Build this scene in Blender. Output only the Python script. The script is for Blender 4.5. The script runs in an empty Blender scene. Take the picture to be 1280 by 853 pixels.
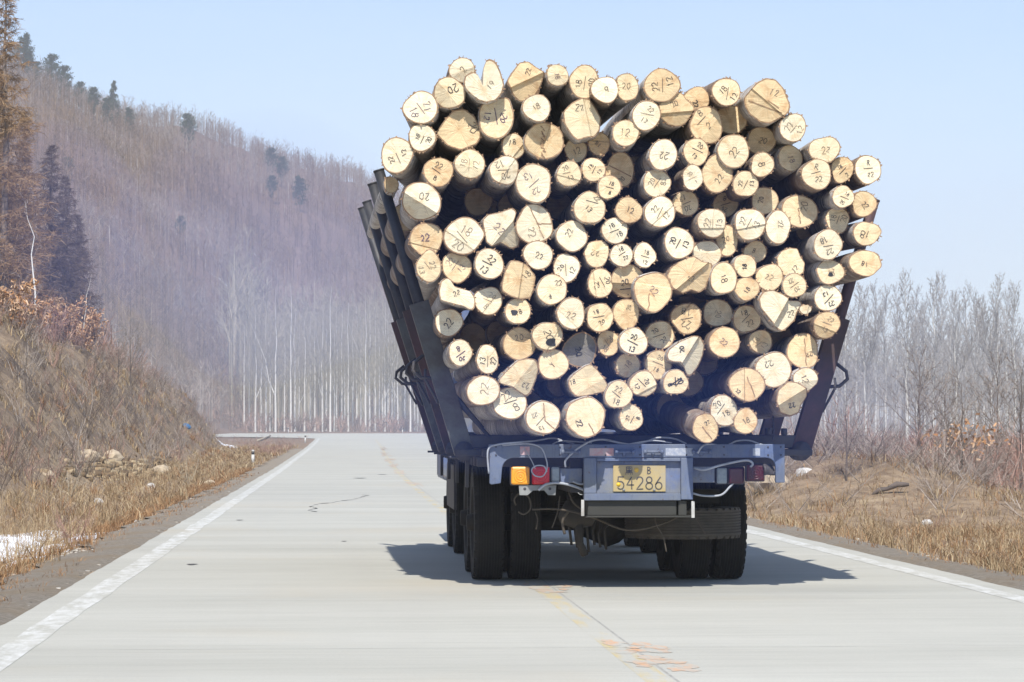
import bpy, bmesh, math, random
import numpy as np
from mathutils import Vector, Matrix, noise as mnoise

C = bpy.context.scene.collection
R = math.radians
random.seed(7)
rng = np.random.default_rng(7)

# ------------------------------------------------------------------ camera
W, H, F = 1280.0, 853.0, 3600.0          # photo pixels, focal length in pixels
CAM = Vector((0, 0, 1.36))
YAW = math.atan((640 - 427) / F)
PIT = math.atan((537 - 426.5) / F)
_c = Vector((math.sin(YAW) * math.cos(PIT), math.cos(YAW) * math.cos(PIT), math.sin(PIT)))
_r = Vector((math.cos(YAW), -math.sin(YAW), 0))
_u = _r.cross(_c)

def ray(px, py):
    return _c + _r * ((px - 640) / F) + _u * ((426.5 - py) / F)

def at(px, py, Y):
    """world point at distance Y down the road that shows at photo pixel px, py"""
    d = ray(px, py)
    return CAM + d * (Y / d.y)

def azpx(X, Y):
    return 427 + F * X / Y

cam = bpy.data.cameras.new('camera')
cam.sensor_width = 36.0
cam.lens = 36.0 * F / W
cam.clip_start = 0.5
cam.clip_end = 6000
cam_ob = bpy.data.objects.new('camera', cam)
C.objects.link(cam_ob)
cam_ob.matrix_world = Matrix((( _r.x, _u.x, -_c.x, CAM.x), (_r.y, _u.y, -_c.y, CAM.y), (_r.z, _u.z, -_c.z, CAM.z), (0, 0, 0, 1)))
bpy.context.scene.camera = cam_ob

# ------------------------------------------------------------------ tagging and mesh helpers
def tag(o, label=None, cat=None, group=None, kind=None):
    if label: o['label'] = label
    if cat: o['category'] = cat
    if group: o['group'] = group
    if kind: o['kind'] = kind
    return o

def empty(name, loc, rz=0.0):
    o = bpy.data.objects.new(name, None)
    o.empty_display_size = 0.2
    C.objects.link(o)
    o.location = loc
    o.rotation_euler = (0, 0, rz)
    return o

def link(name, me, parent=None):
    o = bpy.data.objects.new(name, me)
    C.objects.link(o)
    if parent is not None:
        o.parent = parent
        o.matrix_parent_inverse = Matrix.Translation(-parent.location) if parent.type == 'EMPTY' and parent.get('_w') else Matrix()
    return o

def copy_tree(o, parent=None):
    c = o.copy()
    C.objects.link(c)
    if parent is not None:
        c.parent = parent
    for ch in list(o.children):
        copy_tree(ch, c)
    return c

def np_mesh(name, V, Fq, mat, smooth=False):
    """mesh from arrays; Fq an (m,k) array of one polygon size"""
    V = np.asarray(V, dtype=np.float32); Fq = np.asarray(Fq, dtype=np.int32)
    m, k = Fq.shape
    me = bpy.data.meshes.new(name)
    me.vertices.add(len(V)); me.vertices.foreach_set('co', V.ravel())
    me.loops.add(m * k); me.loops.foreach_set('vertex_index', Fq.ravel())
    me.polygons.add(m)
    me.polygons.foreach_set('loop_start', np.arange(0, m * k, k, dtype=np.int32))
    if smooth: me.polygons.foreach_set('use_smooth', np.ones(m, dtype=bool))
    me.update(calc_edges=True)
    for mm in (mat if isinstance(mat, (list, tuple)) else [mat]):
        me.materials.append(mm)
    return me

class MB:
    """collects shapes into one mesh"""
    def __init__(s):
        s.V, s.F, s.M, s.S = [], [], [], []
    def add(s, V, Fs, m=0, smooth=False):
        b = len(s.V)
        s.V += [tuple(v) for v in V]
        for f in Fs:
            s.F.append([i + b for i in f]); s.M.append(m); s.S.append(smooth)
    def box(s, x0, x1, y0, y1, z0, z1, m=0):
        x0, x1 = min(x0, x1), max(x0, x1); y0, y1 = min(y0, y1), max(y0, y1); z0, z1 = min(z0, z1), max(z0, z1)
        V = [(x0, y0, z0), (x1, y0, z0), (x1, y1, z0), (x0, y1, z0), (x0, y0, z1), (x1, y0, z1), (x1, y1, z1), (x0, y1, z1)]
        s.add(V, [(0, 3, 2, 1), (4, 5, 6, 7), (0, 1, 5, 4), (1, 2, 6, 5), (2, 3, 7, 6), (3, 0, 4, 7)], m)
    def prism(s, poly, y0, y1, m=0):
        """polygon in (x,z), seen from the camera, given thickness along y"""
        n = len(poly)
        V = [(x, y0, z) for x, z in poly] + [(x, y1, z) for x, z in poly]
        a = sum(poly[i][0] * poly[(i + 1) % n][1] - poly[(i + 1) % n][0] * poly[i][1] for i in range(n))
        fr = list(range(n)) if a > 0 else list(range(n))[::-1]
        s.add(V, [fr, [i + n for i in fr[::-1]]] + [(fr[i], fr[i] + n, fr[(i + 1) % n] + n, fr[(i + 1) % n]) for i in range(n)], m)
    def tube(s, pts, rad, sides=8, m=0, cap=True, smooth=True, square=False):
        pts = [Vector(p) for p in pts]
        n = len(pts)
        rr = rad if isinstance(rad, (list, tuple)) else [rad] * n
        ref = None
        V, Fs = [], []
        for i, p in enumerate(pts):
            d = (pts[min(i + 1, n - 1)] - pts[max(i - 1, 0)]).normalized()
            if ref is None:
                ref = Vector((0, 1, 0)) if abs(d.y) < 0.9 else Vector((1, 0, 0))
            a = d.cross(ref).normalized(); b = a.cross(d).normalized(); ref = b
            for k in range(sides):
                t = 2 * math.pi * (k + (0.5 if square else 0)) / sides
                V.append(p + (a * math.cos(t) + b * math.sin(t)) * rr[i])
        for i in range(n - 1):
            for k in range(sides):
                k2 = (k + 1) % sides
                Fs.append((i * sides + k, i * sides + k2, (i + 1) * sides + k2, (i + 1) * sides + k))
        if cap:
            Fs.append(tuple(range(sides))[::-1]); Fs.append(tuple((n - 1) * sides + k for k in range(sides)))
        s.add(V, Fs, m, smooth)
    def lathe_x(s, prof, cx, cy, cz, sides=40, m=0, smooth=True):
        """profile [(x, r)] turned about the x axis through (cy, cz)"""
        V, Fs = [], []
        for (x, r) in prof:
            for k in range(sides):
                t = 2 * math.pi * k / sides
                V.append((cx + x, cy + r * math.cos(t), cz + r * math.sin(t)))
        for i in range(len(prof) - 1):
            for k in range(sides):
                k2 = (k + 1) % sides
                Fs.append((i * sides + k, (i + 1) * sides + k, (i + 1) * sides + k2, i * sides + k2))
        s.add(V, Fs, m, smooth)
    def build(s, name, mats, parent=None, bevel=0.0, origin=None):
        me = bpy.data.meshes.new(name)
        V = s.V
        if origin is not None:
            o0 = Vector(origin); V = [tuple(Vector(v) - o0) for v in V]
        me.from_pydata(V, [], s.F)
        for mm in (mats if isinstance(mats, (list, tuple)) else [mats]):
            me.materials.append(mm)
        me.polygons.foreach_set('material_index', s.M)
        me.polygons.foreach_set('use_smooth', s.S)
        me.update()
        o = bpy.data.objects.new(name, me)
        C.objects.link(o)
        if parent is not None: o.parent = parent
        if origin is not None: o.location = origin
        if bevel:
            md = o.modifiers.new('bevel', 'BEVEL'); md.width = bevel; md.segments = 2; md.limit_method = 'ANGLE'; md.angle_limit = R(40)
        return o

# ------------------------------------------------------------------ materials
def mat(name):
    m = bpy.data.materials.new(name); m.use_nodes = True
    nt = m.node_tree; nt.nodes.clear()
    out = nt.nodes.new('ShaderNodeOutputMaterial')
    b = nt.nodes.new('ShaderNodeBsdfPrincipled')
    nt.links.new(b.outputs[0], out.inputs[0])
    return m, nt, b

def N(nt, t, **kw):
    n = nt.nodes.new(t)
    for k, v in kw.items():
        if hasattr(n, k): setattr(n, k, v)
        else: n.inputs[k.replace('_', ' ')].default_value = v
    return n

def mapped(nt, scale, coord='Object', loc=(0, 0, 0)):
    tc = nt.nodes.new('ShaderNodeTexCoord'); mp = nt.nodes.new('ShaderNodeMapping')
    mp.inputs['Scale'].default_value = scale; mp.inputs['Location'].default_value = loc
    nt.links.new(tc.outputs[coord], mp.inputs[0])
    return mp.outputs[0]

def noise(nt, vec, scale, detail=4, rough=0.55, dist=0.0):
    n = nt.nodes.new('ShaderNodeTexNoise')
    n.inputs['Scale'].default_value = scale; n.inputs['Detail'].default_value = detail
    n.inputs['Roughness'].default_value = rough; n.inputs['Distortion'].default_value = dist
    if vec is not None: nt.links.new(vec, n.inputs['Vector'])
    return n.outputs['Fac']

def ramp(nt, fac, stops, interp='LINEAR'):
    r = nt.nodes.new('ShaderNodeValToRGB'); r.color_ramp.interpolation = interp
    els = r.color_ramp.elements
    while len(els) < len(stops): els.new(0.5)
    for e, (p, c) in zip(els, stops):
        e.position = p; e.color = (c[0], c[1], c[2], 1) if not isinstance(c, (int, float)) else (c, c, c, 1)
    nt.links.new(fac, r.inputs[0])
    return r.outputs[0]

def mix(nt, fac, a, b, mode='MIX'):
    n = nt.nodes.new('ShaderNodeMix'); n.data_type = 'RGBA'; n.blend_type = mode
    for s_, v in ((n.inputs[0], fac), (n.inputs[6], a), (n.inputs[7], b)):
        if isinstance(v, (int, float)): s_.default_value = v
        elif isinstance(v, (tuple, list)): s_.default_value = (v[0], v[1], v[2], 1)
        else: nt.links.new(v, s_)
    return n.outputs[2]

def bump(nt, b, h, strength=0.3, dist=0.02):
    n = nt.nodes.new('ShaderNodeBump'); n.inputs['Strength'].default_value = strength; n.inputs['Distance'].default_value = dist
    nt.links.new(h, n.inputs['Height']); nt.links.new(n.outputs[0], b.inputs['Normal'])

def rand_obj(nt):
    return nt.nodes.new('ShaderNodeObjectInfo').outputs['Random']

def rand_island(nt):
    return nt.nodes.new('ShaderNodeNewGeometry').outputs['Random Per Island']

def simple(name, col, rough=0.6, metal=0.0, var=0.25, scale=6.0, dirt=None, dirt_amt=0.4, rust=None):
    m, nt, b = mat(name)
    v = mapped(nt, (1, 1, 1))
    n = noise(nt, v, scale, 6, 0.65)
    lo = tuple(c * (1 - var) for c in col); hi = tuple(min(1, c * (1 + var)) for c in col)
    c = ramp(nt, n, [(0.3, lo), (0.7, hi)])
    if dirt:
        n2 = noise(nt, v, scale * 0.45, 8, 0.7, 0.4)
        k = ramp(nt, n2, [(0.5 - dirt_amt * 0.4, 0.0), (0.85 - dirt_amt * 0.4, 1.0)])
        c = mix(nt, k, c, dirt)
    if rust:
        n3 = noise(nt, v, scale * 2.2, 9, 0.75, 0.3); c = mix(nt, ramp(nt, n3, [(0.59, 0.0), (0.66, 0.9)]), c, rust)
        n4 = noise(nt, mapped(nt, (9, 9, 1.2)), scale, 5, 0.7); c = mix(nt, ramp(nt, n4, [(0.55, 0.0), (0.75, 0.5)]), c, tuple(q * .45 for q in col))
    nt.links.new(c, b.inputs['Base Color'])
    b.inputs['Roughness'].default_value = rough; b.inputs['Metallic'].default_value = metal
    bump(nt, b, n, 0.15, 0.004)
    return m

M = {}
# cut wood faces: growth rings about the log's own axis, saw streaks, some staining
def wood_mat(name, c0, c1, stain, ring_amt=0.55):
    m, nt, b = mat(name)
    tc = nt.nodes.new('ShaderNodeTexCoord')
    oi = nt.nodes.new('ShaderNodeObjectInfo')
    off = nt.nodes.new('ShaderNodeVectorMath'); off.operation = 'ADD'
    sc = nt.nodes.new('ShaderNodeVectorMath'); sc.operation = 'SCALE'; sc.inputs[3].default_value = 37.0
    cmb = nt.nodes.new('ShaderNodeCombineXYZ')
    for i in range(3): nt.links.new(oi.outputs['Random'], cmb.inputs[i])
    nt.links.new(cmb.outputs[0], sc.inputs[0])
    nt.links.new(tc.outputs['Object'], off.inputs[0]); nt.links.new(sc.outputs[0], off.inputs[1])
    v = off.outputs[0]
    # rings
    sep = nt.nodes.new('ShaderNodeSeparateXYZ'); nt.links.new(tc.outputs['Object'], sep.inputs[0])
    pl = nt.nodes.new('ShaderNodeCombineXYZ'); nt.links.new(sep.outputs[0], pl.inputs[0]); nt.links.new(sep.outputs[2], pl.inputs[1])
    wv = nt.nodes.new('ShaderNodeTexWave'); wv.wave_type = 'RINGS'; wv.rings_direction = 'Z'
    wv.inputs['Scale'].default_value = 26; wv.inputs['Distortion'].default_value = 2.2; wv.inputs['Detail'].default_value = 2; wv.inputs['Detail Scale'].default_value = 0.6
    nt.links.new(pl.outputs[0], wv.inputs[0])
    base = mix(nt, oi.outputs['Random'], c0, c1)
    rings = ramp(nt, wv.outputs['Fac'], [(0.2, 1.0), (0.8, 1.0 - ring_amt * 0.35)])
    c = mix(nt, 1.0, base, rings, 'MULTIPLY')
    # saw streaks across the face
    mp = nt.nodes.new('ShaderNodeMapping'); mp.inputs['Scale'].default_value = (6, 1, 90); mp.inputs['Rotation'].default_value = (0, 0.5, 0)
    nt.links.new(v, mp.inputs[0])
    st = noise(nt, mp.outputs[0], 1.0, 3, 0.6)
    c = mix(nt, 1.0, c, ramp(nt, st, [(0.35, 0.86), (0.6, 1.0)]), 'MULTIPLY')
    # heart and stains
    n1 = noise(nt, v, 9, 5, 0.6, 0.6)
    c = mix(nt, ramp(nt, n1, [(0.51, 0.0), (0.70, 0.75)]), c, stain)
    ln = nt.nodes.new('ShaderNodeVectorMath'); ln.operation = 'LENGTH'; nt.links.new(pl.outputs[0], ln.inputs[0])
    heart = ramp(nt, ln.outputs['Value'], [(0.0, 0.45), (0.05, 0.0)])
    c = mix(nt, heart, c, stain)
    # drying cracks that run out from the pith, on part of the face
    nrm = nt.nodes.new('ShaderNodeVectorMath'); nrm.operation = 'NORMALIZE'; nt.links.new(pl.outputs[0], nrm.inputs[0])
    ad = nt.nodes.new('ShaderNodeVectorMath'); ad.operation = 'ADD'; nt.links.new(nrm.outputs[0], ad.inputs[0]); nt.links.new(sc.outputs[0], ad.inputs[1])
    rn = noise(nt, ad.outputs[0], 3.2, 2, .5)
    sb = nt.nodes.new('ShaderNodeMath'); sb.operation = 'SUBTRACT'; sb.inputs[1].default_value = .5; nt.links.new(rn, sb.inputs[0])
    ab = nt.nodes.new('ShaderNodeMath'); ab.operation = 'ABSOLUTE'; nt.links.new(sb.outputs[0], ab.inputs[0])
    ck = ramp(nt, ab.outputs[0], [(0.0, .6), (.012, 0.0)]); msk = ramp(nt, noise(nt, v, 6, 2), [(.53, 0.0), (.62, 1.0)])
    c = mix(nt, mix(nt, 1.0, ck, msk, 'MULTIPLY'), c, (.22, .13, .07))
    sect = ramp(nt, noise(nt, ad.outputs[0], 1.3, 1, .5), [(.40, .90), (.60, 1.0)])
    c = mix(nt, 1.0, c, sect, 'MULTIPLY')
    grime = noise(nt, v, 3.0, 6, .7)
    c = mix(nt, ramp(nt, grime, [(.6, 0.0), (.78, .45)]), c, (.36, .28, .19))
    # fine drying specks
    n3 = noise(nt, v, 60, 3, 0.6)
    c = mix(nt, ramp(nt, n3, [(0.62, 0.0), (0.75, 0.35)]), c, (0.2, 0.13, 0.07))
    nt.links.new(c, b.inputs['Base Color'])
    b.inputs['Roughness'].default_value = 0.75
    bump(nt, b, st, 0.35, 0.004)
    return m
M['wood'] = wood_mat('fresh_cut_wood', (0.88, 0.74, 0.49), (0.84, 0.67, 0.41), (0.60, 0.39, 0.19))
M['wood_pale'] = wood_mat('pale_cut_wood', (0.92, 0.82, 0.60), (0.90, 0.78, 0.55), (0.66, 0.48, 0.27))
M['wood_orange'] = wood_mat('orange_cut_wood', (0.82, 0.63, 0.37), (0.77, 0.57, 0.32), (0.50, 0.29, 0.13))
M['wood_grey'] = wood_mat('weathered_cut_wood', (0.20, 0.19, 0.17), (0.22, 0.20, 0.17), (0.10, 0.09, 0.08))

def bark_mat(name, white, grey, brown, brown_amt):
    m, nt, b = mat(name)
    tc = nt.nodes.new('ShaderNodeTexCoord'); oi = nt.nodes.new('ShaderNodeObjectInfo')
    cmb = nt.nodes.new('ShaderNodeCombineXYZ'); sc = nt.nodes.new('ShaderNodeVectorMath'); sc.operation = 'SCALE'; sc.inputs[3].default_value = 29.0
    for i in range(3): nt.links.new(oi.outputs['Random'], cmb.inputs[i])
    nt.links.new(cmb.outputs[0], sc.inputs[0])
    off = nt.nodes.new('ShaderNodeVectorMath'); off.operation = 'ADD'
    nt.links.new(tc.outputs['Object'], off.inputs[0]); nt.links.new(sc.outputs[0], off.inputs[1]); v = off.outputs[0]
    def mp(s):
        q = nt.nodes.new('ShaderNodeMapping'); q.inputs['Scale'].default_value = s; nt.links.new(v, q.inputs[0]); return q.outputs[0]
    big = noise(nt, mp((3, 1.4, 3)), 1.6, 5, 0.65)
    c = mix(nt, ramp(nt, big, [(0.38, 0.0), (0.62, 1.0)]), white, grey)
    lent = noise(nt, mp((5, 42, 5)), 1.0, 4, 0.7)
    c = mix(nt, ramp(nt, lent, [(0.54, 0.0), (0.60, 0.9)]), c, (0.03, 0.026, 0.024))
    pat = noise(nt, mp((4, 2.5, 4)), 1.0, 6, 0.7, 0.8)
    c = mix(nt, ramp(nt, pat, [(0.62 - brown_amt * 0.3, 0.0), (0.78 - brown_amt * 0.3, 0.9)]), c, brown)
    nt.links.new(c, b.inputs['Base Color'])
    b.inputs['Roughness'].default_value = 0.85
    fine = noise(nt, mp((30, 70, 30)), 1.0, 4, 0.6)
    fl = noise(nt, mp((7, 16, 7)), 1.0, 5, 0.7); c2 = nt.nodes.new('ShaderNodeMath'); c2.operation = 'ADD'; nt.links.new(fine, c2.inputs[0]); nt.links.new(fl, c2.inputs[1])
    bump(nt, b, c2.outputs[0], 0.9, 0.02)
    return m
M['bark'] = bark_mat('birch_bark', (0.72, 0.68, 0.62), (0.48, 0.43, 0.38), (0.30, 0.20, 0.13), 0.3)
M['bark_brown'] = bark_mat('brown_birch_bark', (0.50, 0.42, 0.34), (0.33, 0.26, 0.20), (0.22, 0.145, 0.095), 0.7)
M['cambium'] = simple('inner_bark_edge', (0.30, 0.19, 0.11), 0.9, 0, 0.45, 25)
M['ink'] = simple('black_crayon', (0.02, 0.02, 0.025), 0.6, 0, 0.3, 40)
M['ink_purple'] = simple('purple_crayon', (0.10, 0.06, 0.11), 0.6, 0, 0.3, 40)
M['ink_faint'] = simple('faint_grey_crayon', (0.20, 0.16, 0.12), 0.7, 0, 0.3, 40)
M['blot'] = simple('black_paint_blot', (0.018, 0.02, 0.024), 0.5, 0, 0.3, 30)
# ------------------------------------------------------------------ the load: every log measured off the photo (px), one row each
# x, y, rx, ry, marks, options: d = set back (m), cut = felling facets (direction deg, offset, tilt deg, step m), b = outline bumps (deg, amount, width deg)
P1 = (460, 60, 5.333); P2 = (660, 60, 5.333); P3 = (860, 60, 5.108); P4 = (460, 190, 5.333); P5 = (500, 310, 5.333)
P6 = (680, 310, 5.333); P7 = (860, 310, 5.108); P8 = (520, 420, 5.333); P9 = (700, 420, 5.333); P10 = (840, 400, 5.108)
LOGS = [
 (578, 88, 16, 15, '2', dict(d=.22, cut=[(-70, .05, 22)], A=('pale log end with a slanting ridge at the highest left point of the load', 'the ridged log at the top left peak'))),
 (604, 102, 24, 27, '19', dict(d=-.06, P=(P1, (770, 290), [(640,240),(650,190),(695,165),(728,175),(748,210),(766,262),(784,205),(768,150),(772,100),(800,75),(850,95),(880,160),(905,240),(890,300),(850,345),(790,360),(740,345),(690,310),(650,270)]), tx=(9, 8), ts=.5, A=('heart-shaped pale log end with a dark cleft between its two lobes', 'the heart-shaped log'))),
 (562, 116, 19, 19, '20', dict(d=.04, cut=[(-140, .1, 25)], w='wood', tx=(4, 5))),
 (526.5, 135, 20.5, 19.5, '21/18', dict(sx=.5, b=[(180, .1, 25), (100, .08, 25)], w='wood_pale', A=('pale six-sided log end jutting out against the sky at the upper left', 'the pale six-sided log at upper left'))),
 (574, 162, 28, 25, '20', dict(d=.12, w='wood_orange', P=(P1, (610, 550), [(455,570),(510,490),(570,420),(640,410),(710,460),(745,540),(752,590),(720,640),(620,680),(530,650)]), cut=[(112, .05, -8)], tx=(17, 4), ts=.5, A=('large orange log end pointed at its left, half in shadow', 'the large pointed orange log'))),
 (620, 148, 22, 24, '20/12', dict(d=.06, b=[(60, .22, 16)], rot=35)),
 (527.5, 172, 16, 17, '18/20', dict(rot=20, d=.03)),
 (496, 194, 20, 21, '22/12', dict(sx=.6, rot=20, A=('leftmost log end of the whole load, above the tips of the stakes', 'the leftmost log'))),
 (658, 101, 24, 24, '22', dict(d=.06, w='wood_orange', P=(P1, (1055, 215), [(930,220),(960,170),(1010,100),(1070,92),(1120,130),(1180,165),(1150,250),(1110,320),(1060,350),(1010,350),(970,310)]), cut=[(-65, .0, 24, .02)], tx=(2, 11), ts=.5, A=('tawny log end with a jagged notch and a pointed right side, top row', 'the tawny notched log in the top row'))),
 (671, 135, 16.5, 17, '18', dict(d=-.08, w='wood_pale', A=('small round pale log end standing proud below the tawny notched log', 'the small proud pale log'))),
 (697, 94, 13.5, 13, '18', dict(d=.0, sx=-.1, cut=[(-90, .0, 14)], A=('narrow top-row log end showing a long stretch of grey bark beneath it', 'the narrow top-row log with long grey bark'))),
 (680, 176, 23.5, 22, '', dict(d=.08, w='wood_orange', cut=[(160, -.1, -14, .02)], b=[(0, .07, 30)], fray=1, A=('broad orange log end with a jagged torn fibre strip down its middle', 'the broad torn orange log'))),
 (642, 183, 14, 15.5, '18', dict(d=.14, tx=(-2, 5))),
 (548, 215, 18, 17.5, '22/8', dict(d=.08, w='wood_orange', rot=10)),
 (587.5, 205, 18, 18, '18/12', dict(rot=25, cut=[(-100, .2, 16)])),
 (630.5, 213, 17.5, 17.5, '20/12', dict(d=-.1, sx=-.25, b=[(45, .1, 30)], A=('pale log end tilted over a striped white bark trunk running down to the left', 'the pale log with striped bark'))),
 (667, 229, 22, 23.5, '22/13', dict(d=-.04, A=('large round bright log end right of the striped bark trunk', 'the large bright round log at upper centre-left'))),
 (527, 251, 23, 23, '20', dict(d=-.12, sx=-.1, cut=[(-122, .12, 46)], tx=(4, 6), w='wood_pale', A=('white log end whose lower half is cut back as a shaded half-moon', 'the half-moon log beside the stakes'))),
 (533, 299, 20, 20, '22', dict(w='wood_orange', rot=5)),
 (579, 295, 23, 22.5, '18/20', dict(d=-.03, b=[(5, .13, 18)], rot=-25, A=('large pale log end with a pointed right side, facing the stakes', 'the large pale log pointed to the right'))),
 (622, 284, 21, 23, '22', dict(d=-.02, w='wood_pale', P=(P4, (880, 515), [(765,455),(800,420),(880,405),(960,375),(990,400),(972,455),(980,500),(1018,570),(1010,625),(960,640),(885,600),(830,630),(790,600),(775,520)]), cut=[(-40, .25, 30, .02)], rot=-15, ts=.6, A=('pale lopsided star-shaped log end with a horn at its upper right', 'the star-shaped log'))),
 (668, 280, 23, 24, '22', dict(cut=[(28, .1, 16, .012)], b=[(150, -.09, 20), (-100, .05, 25)], w='wood_pale', crack=[(-5, -20, 12, 18), (3, 0, 22, -1)], tx=(-3, -10), ts=.5, A=('large pale log end split by a curved crack with a stepped right side', 'the large cracked log'))),
 (673, 319, 18, 17, '22', dict(d=-.05, b=[(175, .08, 25)])),
 (536, 334, 14.5, 19, '22/13', dict(d=-.02, b=[(85, .14, 20)], A=('narrow drop-shaped log end pointed at its top, next to the stakes', 'the drop-shaped log'))),
 (571, 334, 18.5, 18, '22/13', dict(rot=10)),
 (611.5, 330, 18, 18, '22/13', dict(rot=-5, w='wood_pale')),
 (648, 349, 21, 24.5, '18', dict(P=(P5, (790, 210), [(680,250),(700,160),(740,85),(790,90),(850,115),(905,190),(890,280),(870,330),(800,340),(740,320),(685,290)]), cut=[(-8, .12, 20, .02)], tx=(10, 6), ts=.45, A=('upright angular log end divided by a vertical step', 'the upright stepped log'))),
 (708, 335, 16.5, 17, '20/12', dict(d=.03)),
 (690, 362, 19, 18, '22', dict(d=-.03, star=1, tx=(8, 8), ts=.5, A=('round log end with a small black star mark on it', 'the log with a star mark'))),
 (572, 366, 24, 20, '22', dict(d=-.05, P=(P5, (380, 310), [(275,225),(310,200),(345,215),(352,255),(390,268),(470,290),(500,340),(495,400),(470,415),(430,388),(380,378),(270,348),(262,290)]), w='wood_pale', rot=-20, ts=.55, A=('boot-shaped log end lying on its side next to the stakes', 'the boot-shaped log'))),
 (610.5, 376, 18, 16.5, '20/8', dict()),
 (561, 403, 16.5, 17, '22', dict(d=.22, A=('shaded tan log end tucked under the boot-shaped log', 'the shaded tan log under the boot-shaped one'))),
 (647.5, 389, 15.5, 16, '18', dict(blot=(-5, -2, 4))),
 (575.5, 441, 14, 16, '20/8', dict(rot=15, d=-.04)),
 (609.5, 450, 13, 17.5, '13/22', dict(b=[(110, .12, 25)], w='wood_pale', A=('small white three-cornered log end at lower left', 'the small white three-cornered log'))),
 (649, 430, 20, 19.5, '20', dict(d=.1, tx=(0, 8), ts=.5)),
 (684.5, 420, 18.5, 17, '20', dict(d=.02, blot=(5, -8, 6), ts=.6, A=('pale log end with a round black paint blot on its lower right', 'the log with the black blot'))),
 (691.5, 455, 18.5, 18.5, 'Y', dict(d=.07)),
 (714, 392, 17, 19.5, '22', dict(d=-.05, w='wood_pale', rot=15)),
 (751, 354, 15.5, 18, '20/22', dict(b=[(10, -.2, 18)])),
 (785, 352, 22, 21, '20/12', dict(d=.09, w='wood_orange', cut=[(-92, .1, 32, .015)], b=[(-60, -.12, 30)], tx=(0, -9), ts=.55)),
 (816, 365, 22, 25, '22', dict(d=-.05, w='wood_orange', b=[(60, .06, 30)], crack=[(-4, 2, -6, 24)], A=('tall tawny oval log end near the middle of the load', 'the tall tawny oval log'))),
 (750, 397, 16, 18, '18/20', dict()),
 (783, 392.5, 16.5, 18, '20', dict(d=.06, tx=(3, 8), ts=.5, w='wood_orange')),
 (725, 438, 20.5, 21, '20', dict(d=.12, w='wood_grey', A=('dark grey weathered log end, the only grey one in the load', 'the grey weathered log'))),
 (760.5, 429, 13.5, 16, '20/18', dict()),
 (792, 427, 17, 17, '20/13', dict(w='wood_pale', d=-.02)),
 (825, 419, 18, 17, '20/22', dict(d=.22)),
 (785, 457, 15, 15.5, '18', dict(d=.2, rot=40)),
 (823, 456, 16.5, 18, '20/18', dict(d=.16, rot=30)),
 (857, 441, 24, 25, '20', dict(d=-.03, P=(P9, (845, 105), [(712,130),(730,90),(800,40),(890,0),(940,5),(970,60),(960,130),(930,200),(880,265),(850,260),(840,215),(805,172),(760,172),(720,160)]), w='wood_pale', cut=[(-32, .12, 32, .03)], tx=(-6, 3), ts=.4, rot=25, A=('tooth-shaped white log end with a shaded slanting step', 'the tooth-shaped log'))),
 (858.5, 398, 19, 18, '22/18', dict(d=.15)),
 (897.5, 391.5, 18, 17, '20', dict(d=.3, cut=[(170, .0, 14)], rot=40)),
 (905.5, 428, 19, 18.5, '22', dict(d=-.04, w='wood_orange', ink=1)),
 (862, 343, 29, 24, '22', dict(d=-.06, w='wood_orange', P=(P6, (960, 175), [(820,190),(850,130),(920,80),(1000,55),(1060,95),(1120,100),(1128,150),(1100,215),(1085,265),(1040,295),(990,275),(930,300),(860,270)]), cut=[(-50, .2, 22, .03)], tx=(4, -6), ts=.35, A=('big tawny oblong log end slanting up to the right, splintered edge', 'the big slanting oblong log'))),
 (904.5, 348, 17, 19, '18', dict(d=-.05)),
 (883, 318, 18, 17, '', dict(d=.06, cut=[(-100, -.1, 12)])),
 (730.5, 103, 18, 20.5, '18/20', dict(d=.06, w='wood', b=[(70, .06, 25)], rot=25)),
 (756.5, 112, 17, 16.5, '9', dict(d=-.08, w='wood_pale', A=('very white round log end in the top row with a single figure on it', 'the whitest round log of the top row'))),
 (784, 109, 14, 17, '20', dict(d=.02, rot=45)),
 (827, 107, 22, 20, '22/12', dict(d=.03, w='wood_orange', b=[(0, .05, 20)], rot=15, A=('wide tawny log end topping the middle of the top row', 'the wide tawny log of the top row'))),
 (727, 148, 24, 26, '22', dict(d=-.03, P=(P2, (365, 475), [(235,430),(290,370),(360,335),(415,340),(450,390),(490,460),(480,540),(450,585),(390,595),(330,615),(290,580),(245,510)]), cut=[(12, .22, 30, .02)], tx=(-4, 14), ts=.4, A=('large pale log end with a dark crack and a shaded right facet, second row', 'the large log with a shaded right facet'))),
 (808, 144.5, 17.5, 18, '22/13', dict(d=-.08)),
 (782, 166.5, 17, 15.5, '12', dict(d=-.08, rot=-30, A=('pale log end with white bark hanging below it, left of a deep gap', 'the pale log left of the deep gap'))),
 (845, 136, 21, 20, '20', dict(d=.05, w='wood_orange', b=[(45, -.18, 25), (0, .12, 20)], cut=[(-85, .2, 22, .015)], tx=(-2, 6), ts=.5)),
 (871, 124, 16, 15, '22', dict(d=.1, tx=(-1, -6), ts=.5, w='wood_orange')),
 (883.5, 157, 20.5, 22, '18/2', dict(d=.02, w='wood_orange', cut=[(-40, .25, 18)], b=[(120, .08, 25)], tx=(-5, 7), ts=.5)),
 (908, 115, 17.5, 17, '18/12', dict(d=-.1, sx=-.1, sz=.3, A=('round pale log end with bright white bark at its left, top row', 'the white-barked log of the top row'))),
 (959, 126, 29, 28, '12', dict(d=-.08, w='wood_orange', P=(P3, (510, 335), [(360,320),(400,270),(440,225),(500,195),(560,205),(610,260),(650,360),(645,410),(600,440),(530,478),(470,470),(400,420),(370,370)]), cut=[(-130, .05, 16, .012)], crack=[(-24, 0, 18, 16), (0, 0, 14, 10)], tx=(8, 10), ts=.4, A=('biggest log end, tawny and many-sided, jutting out at the upper right', 'the biggest tawny log'))),
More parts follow.
